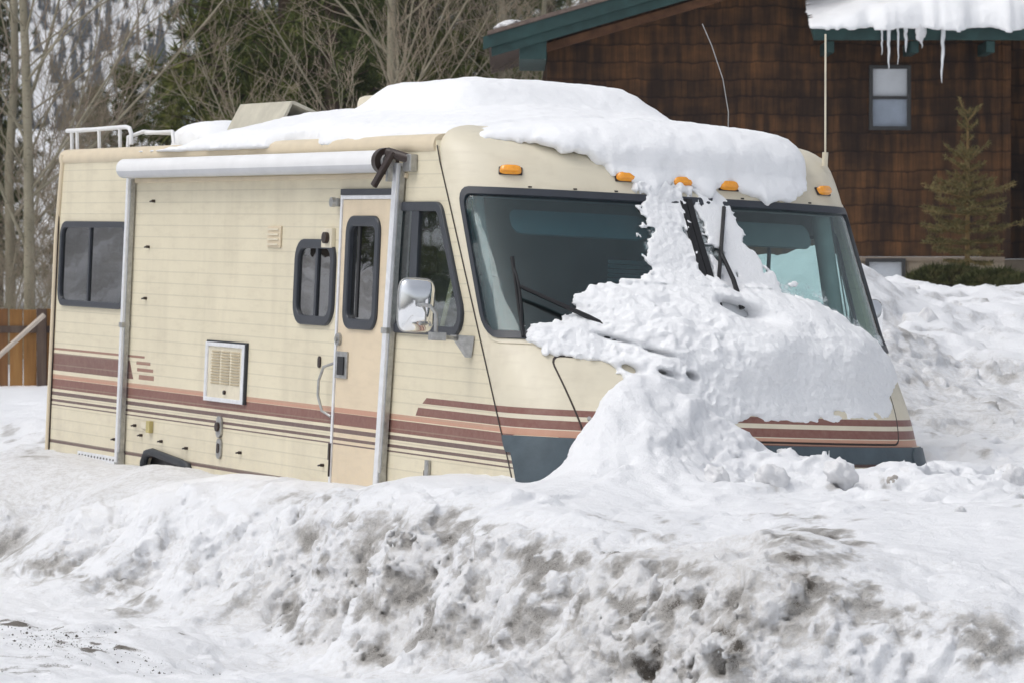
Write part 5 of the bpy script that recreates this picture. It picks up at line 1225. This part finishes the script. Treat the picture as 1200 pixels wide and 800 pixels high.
for pr, px, Y, s, rz, lab in [(B1, 12, 56, .9, 2.1, 'thin pale aspen at the far left picture edge'), (B3, 22, 57, .85, 1.3, 'fine brush tangle between the two left aspens'), (B3, 92, 60, .85, 2.9, 'fine brush tangle rising behind the rear corner of the motorhome'), (B3, -12, 55, .9, 5.2, 'brush cut by the left picture edge'), (B3, 55, 54, 0.42, 1.1, 'dense bare brush right behind the board fence'), (B3, 8, 52.5, 0.42, 3.9, 'dense bare brush behind the leftmost boards'),
        (B1, 583, 64, .85, 1.9, 'pale trunk left of the teal eave tip'), (B2, 608, 68, .85, 4.4, 'pale trunk under the teal eave'), (B1, 628, 61, .7, .9, 'pale trunk against the left corner of the house'),
        (B3, 600, 60, .8, 2.7, 'bare shrub under the teal eave'), (B3, 30, 58, 0.42, .2, 'tall brush behind the left aspens'), (B3, 130, 63, 0.42, 2.4, 'brush at the foot of the short pines'), (B3, 75, 56, 0.42, 5.9, 'brush between the fence post and the motorhome'),
        ]:
    dup(pr, px, Y, s, rz, lab)
# trees out of frame on the left that the side windows mirror
for px, Y, s, pr in [(-959, 36, .33, P2), (-1250, 36, .5, P2), (-1500, 42, .6, P1), (-1050, 46, .5, P2), (-1750, 40, .6, P2)]: dup(pr, px, Y, s, px, 'dark pine standing beyond the left picture edge by the road')['group'] = 'pines out of frame by the road'
for pr, px, Y, s_, rz in [(P1, -240, 70, .8, 1), (P2, -330, 64, .7, 2), (P3, -400, 62, .8, 3), (B1, -150, 56, .9, 4), (B2, -230, 58, .85, 5), (P1, -480, 74, .8, 6), (B3, -180, 55, .8, 1), (P2, -600, 66, .7, 2), (B3, -330, 57, .9, 3)]:
    c = dup(pr, px, Y, s_, rz, 'tree beyond the left picture edge behind the fence line'); c['group'] = 'trees beyond the left picture edge'
# young spruce in front of the house
def young_spruce():
    rg = random.Random(8); h = 1.98; o = thing('young_spruce', 'young spruce with bare leader in front of the brown house wall', 'tree'); T = TB(); V = []; Fc = []
    T.seg([Vector((0, 0, -.3)), Vector((.01, 0, h*.5)), Vector((.005, 0, h*.86)), Vector((-.09, 0, h))], [.035, .022, .012, .005], 7)
    def twig(p, d, l, r, side=True):
        n = 6; pts = [p+d*l*s/n+Vector((0, 0, .06*l*(s/n)**2)) for s in range(n+1)]; T.seg(pts, [r*(1-.8*s/n) for s in range(n+1)], 4)
        k = int(l/.012)
        for c in range(k):
            q = pts[0].lerp(pts[-1], c/k)+Vector((0, 0, .06*l*(c/k)**2)); needles(V, Fc, q, d, .052, .0048, rg, 3, .8)
        if side:
            for c in range(int(l/.055)):
                t = .25+.7*rg.random(); sd = d.cross(Vector((0, 0, 1))).normalized()*rg.choice((-1, 1)); dd = (d*.75+sd*.7+Vector((0, 0, rg.uniform(-.25, .05)))).normalized()
                twig(pts[0].lerp(pts[-1], t), dd, l*(1.05-t)*.55, r*.5, False)
    for z, L_, n, el in [(.20, .34, 6, -.1), (.30, .42, 6, -.05), (.40, .50, 6, 0), (.52, .54, 7, .02), (.60, .40, 5, .05), (.70, .50, 6, .08), (.80, .38, 6, .15), (.88, .46, 6, .2), (.97, .40, 6, .25), (1.06, .24, 5, .3), (1.16, .28, 5, .45), (1.28, .30, 5, .55), (1.36, .14, 4, .5), (1.50, .12, 4, .5), (1.62, .16, 5, .65), (1.72, .20, 4, .75), (1.80, .07, 4, .7)]:
        a0 = rg.random()*6
        for b in range(n):
            a = a0+2*PI*b/n+rg.uniform(-.25, .25); e = el+rg.uniform(-.08, .08); twig(Vector((.01, 0, z)), Vector((math.cos(a)*math.cos(e), math.sin(a)*math.cos(e), math.sin(e))), L_*rg.uniform(.8, 1.15), .009)
    for c in range(90): needles(V, Fc, Vector((.005-.09*max(0, (c/90-.6)/.4), 0, 1.1+.87*c/90)), Vector((0, 0, 1)), .05, .005, rg, 4, .6)
    tb_mesh('trunk', T, simple('tan_spruce_stem', (.26, .17, .07), .85), o); np_mesh('crown', [tuple(v) for v in V], Fc, M_SPR, o, smooth=False); return o
sp = young_spruce(); p = pt(1133, 328, 42.5); sp.location = p
M_JUN = foliage('juniper', (.035, .045, .018), (.075, .080, .030), (.14, .12, .055))
def shrub(px, py, Y, rx, rz_, seed, label):
    rg = random.Random(seed); o = thing('low_juniper', label, 'shrub', pt(px, py, Y), 'low junipers by the house'); V = []; Fc = []; T = TB()
    for c in range(420):
        a = rg.random()*2*PI; r = math.sqrt(rg.random()); q = Vector((math.cos(a)*r*rx, math.sin(a)*r*rx*.6, rg.random()*rz_*(1-r*r*.7)))
        if c % 7 == 0: T.seg([Vector((0, 0, -.1)), q*.6, q], [.012, .008, .004], 3)
        needles(V, Fc, q, Vector((q.x, q.y, .4)).normalized(), .10, .010, rg, 18, .7)
    tb_mesh('stems', T, M_PTRUNK, o); np_mesh('foliage', [tuple(v) for v in V], Fc, M_JUN, o, smooth=False)
shrub(1112, 332, 41.5, .42, .17, 1, 'low juniper under the left side of the young spruce'); shrub(1168, 338, 41, .40, .18, 2, 'low juniper right of the young spruce'); shrub(1205, 342, 40, .3, .15, 3, 'low juniper at the right picture edge')
# ------------------------------------------------------------------ far hillside
def hill():
    xs_ = np.linspace(-1500, 1500, 160); ys_ = np.linspace(420, 2200, 120); X, Y = np.meshgrid(xs_, ys_)
    Z = np.clip(Y-560, 0, None)*.46+fbm(X*.004, Y*.004, 0*X, 4, 61)*45*sstep(500, 800, Y)-4; nx_ = len(xs_)
    ii = np.arange((nx_-1)*(len(ys_)-1)); i0 = (ii//(nx_-1))*nx_+ii % (nx_-1)
    o = struct(np_mesh('snowy_hill', np.stack([X.ravel(), Y.ravel(), Z.ravel()], -1), np.stack([i0, i0+1, i0+nx_+1, i0+nx_], -1), SNOW)); return X, Y, Z
hX, hY, hZ = hill()
def hz(x, y):
    fx = (x+1500)/3000*159; fy = (y-420)/1780*119; i = int(fx); j = int(fy); return hZ[j, i]*(1-(fx-i))*(1-(fy-j))+hZ[j, i+1]*(fx-i)*(1-(fy-j))+hZ[j+1, i]*(1-(fx-i))*(fy-j)+hZ[j+1, i+1]*(fx-i)*(fy-j)
rg = random.Random(77); V = []; Fc = []; cand = []
for c in range(30000):
    y = rg.uniform(560, 1300); x = rg.uniform(-.36, .12)*y; cand.append((x, y))
ca = np.array(cand); dn = fbm(ca[:, 0]*.022, ca[:, 1]*.010, 0*ca[:, 0], 4, 90)
for (x, y), d in zip(cand, dn):
    if d+rg.gauss(0, .12) < -.10: continue
    z = hz(x, y); h = rg.uniform(2.4, 5.6); r = h*rg.uniform(.13, .20)
    for k in range(4):
        zb_ = z+h*(.05+.22*k); zt2 = z+h*(.45+.19*k); rr_ = r*(1-.22*k); n = 5; b = len(V); a0 = rg.random()*6
        V += [(x+rr_*math.cos(a0+2*PI*i/n)*rg.uniform(.7, 1.2), y+rr_*math.sin(a0+2*PI*i/n), zb_+rg.uniform(-.2, .2)*r) for i in range(n)]+[(x, y, zt2)]
        Fc += [(b+i, b+(i+1) % n, b+n) for i in range(n)]
fo = np_mesh('distant_forest', V, Fc, simple('far_conifers', (.030, .040, .045), .95), smooth=False)
tag(fo, 'dark conifers covering the far snowy hillside at upper left', 'forest'); fo['kind'] = 'stuff'
# ------------------------------------------------------------------ air, light and camera
HAZE = .00055
if HAZE:
    hm = bpy.data.materials.new('haze_air'); hm.use_nodes = True; nt = hm.node_tree; nt.nodes.clear()
    ou = nt.nodes.new('ShaderNodeOutputMaterial'); pv = nt.nodes.new('ShaderNodeVolumePrincipled'); nt.links.new(pv.outputs[0], ou.inputs['Volume'])
    pv.inputs['Density'].default_value = HAZE; pv.inputs['Color'].default_value = (.80, .85, .95, 1); pv.inputs['Anisotropy'].default_value = .2
    hb = MB().bx(-1600, 1600, -320, 2300, -30, 950).build('haze', hm); hb['kind'] = 'stuff'; tag(hb, 'thin cold air that pales the far hillside', 'haze')
w = bpy.data.worlds.new('World'); scene.world = w; w.use_nodes = True; nt = w.node_tree
sky = nt.nodes.new('ShaderNodeTexSky'); sky.sky_type = 'NISHITA'; sky.sun_disc = False
SUN_EL, SUN_AZ = math.radians(60), math.radians(254)          # azimuth clockwise from +Y
sky.sun_elevation = SUN_EL; sky.sun_rotation = SUN_AZ; sky.dust_density = 4; sky.air_density = 1
hs_ = nt.nodes.new('ShaderNodeHueSaturation'); hs_.inputs['Saturation'].default_value = .30
bg = nt.nodes['Background']; bg.inputs[1].default_value = .145
nt.links.new(sky.outputs[0], hs_.inputs['Color']); nt.links.new(hs_.outputs[0], bg.inputs[0])
sl_ = bpy.data.lights.new('sun', 'SUN'); sl_.energy = 1.3; sl_.angle = math.radians(36); sl_.color = (1, .965, .92)
so = bpy.data.objects.new('sun', sl_); COL.objects.link(so)
dv = Vector((math.sin(SUN_AZ)*math.cos(SUN_EL), math.cos(SUN_AZ)*math.cos(SUN_EL), math.sin(SUN_EL)))
so.rotation_euler = dv.to_track_quat('Z', 'Y').to_euler()
cd = bpy.data.cameras.new('camera'); cam = bpy.data.objects.new('camera', cd); COL.objects.link(cam); scene.camera = cam
cam.location = (0, 0, CAMZ); cam.rotation_euler = (PI/2-PITCH, 0, 0); cd.sensor_width = 36; cd.lens = F/1200*36
cd.clip_end = 6000; cd.clip_start = .5; cd.dof.use_dof = True; cd.dof.focus_distance = 21.8; cd.dof.aperture_fstop = 9
scene.view_settings.view_transform = 'Standard'; scene.view_settings.look = 'None'; scene.view_settings.exposure = 0.42; scene.view_settings.gamma = 1
scene.cycles.max_bounces = 8; scene.cycles.transparent_max_bounces = 12; scene.cycles.volume_bounces = 0
bpy.context.view_layer.update()
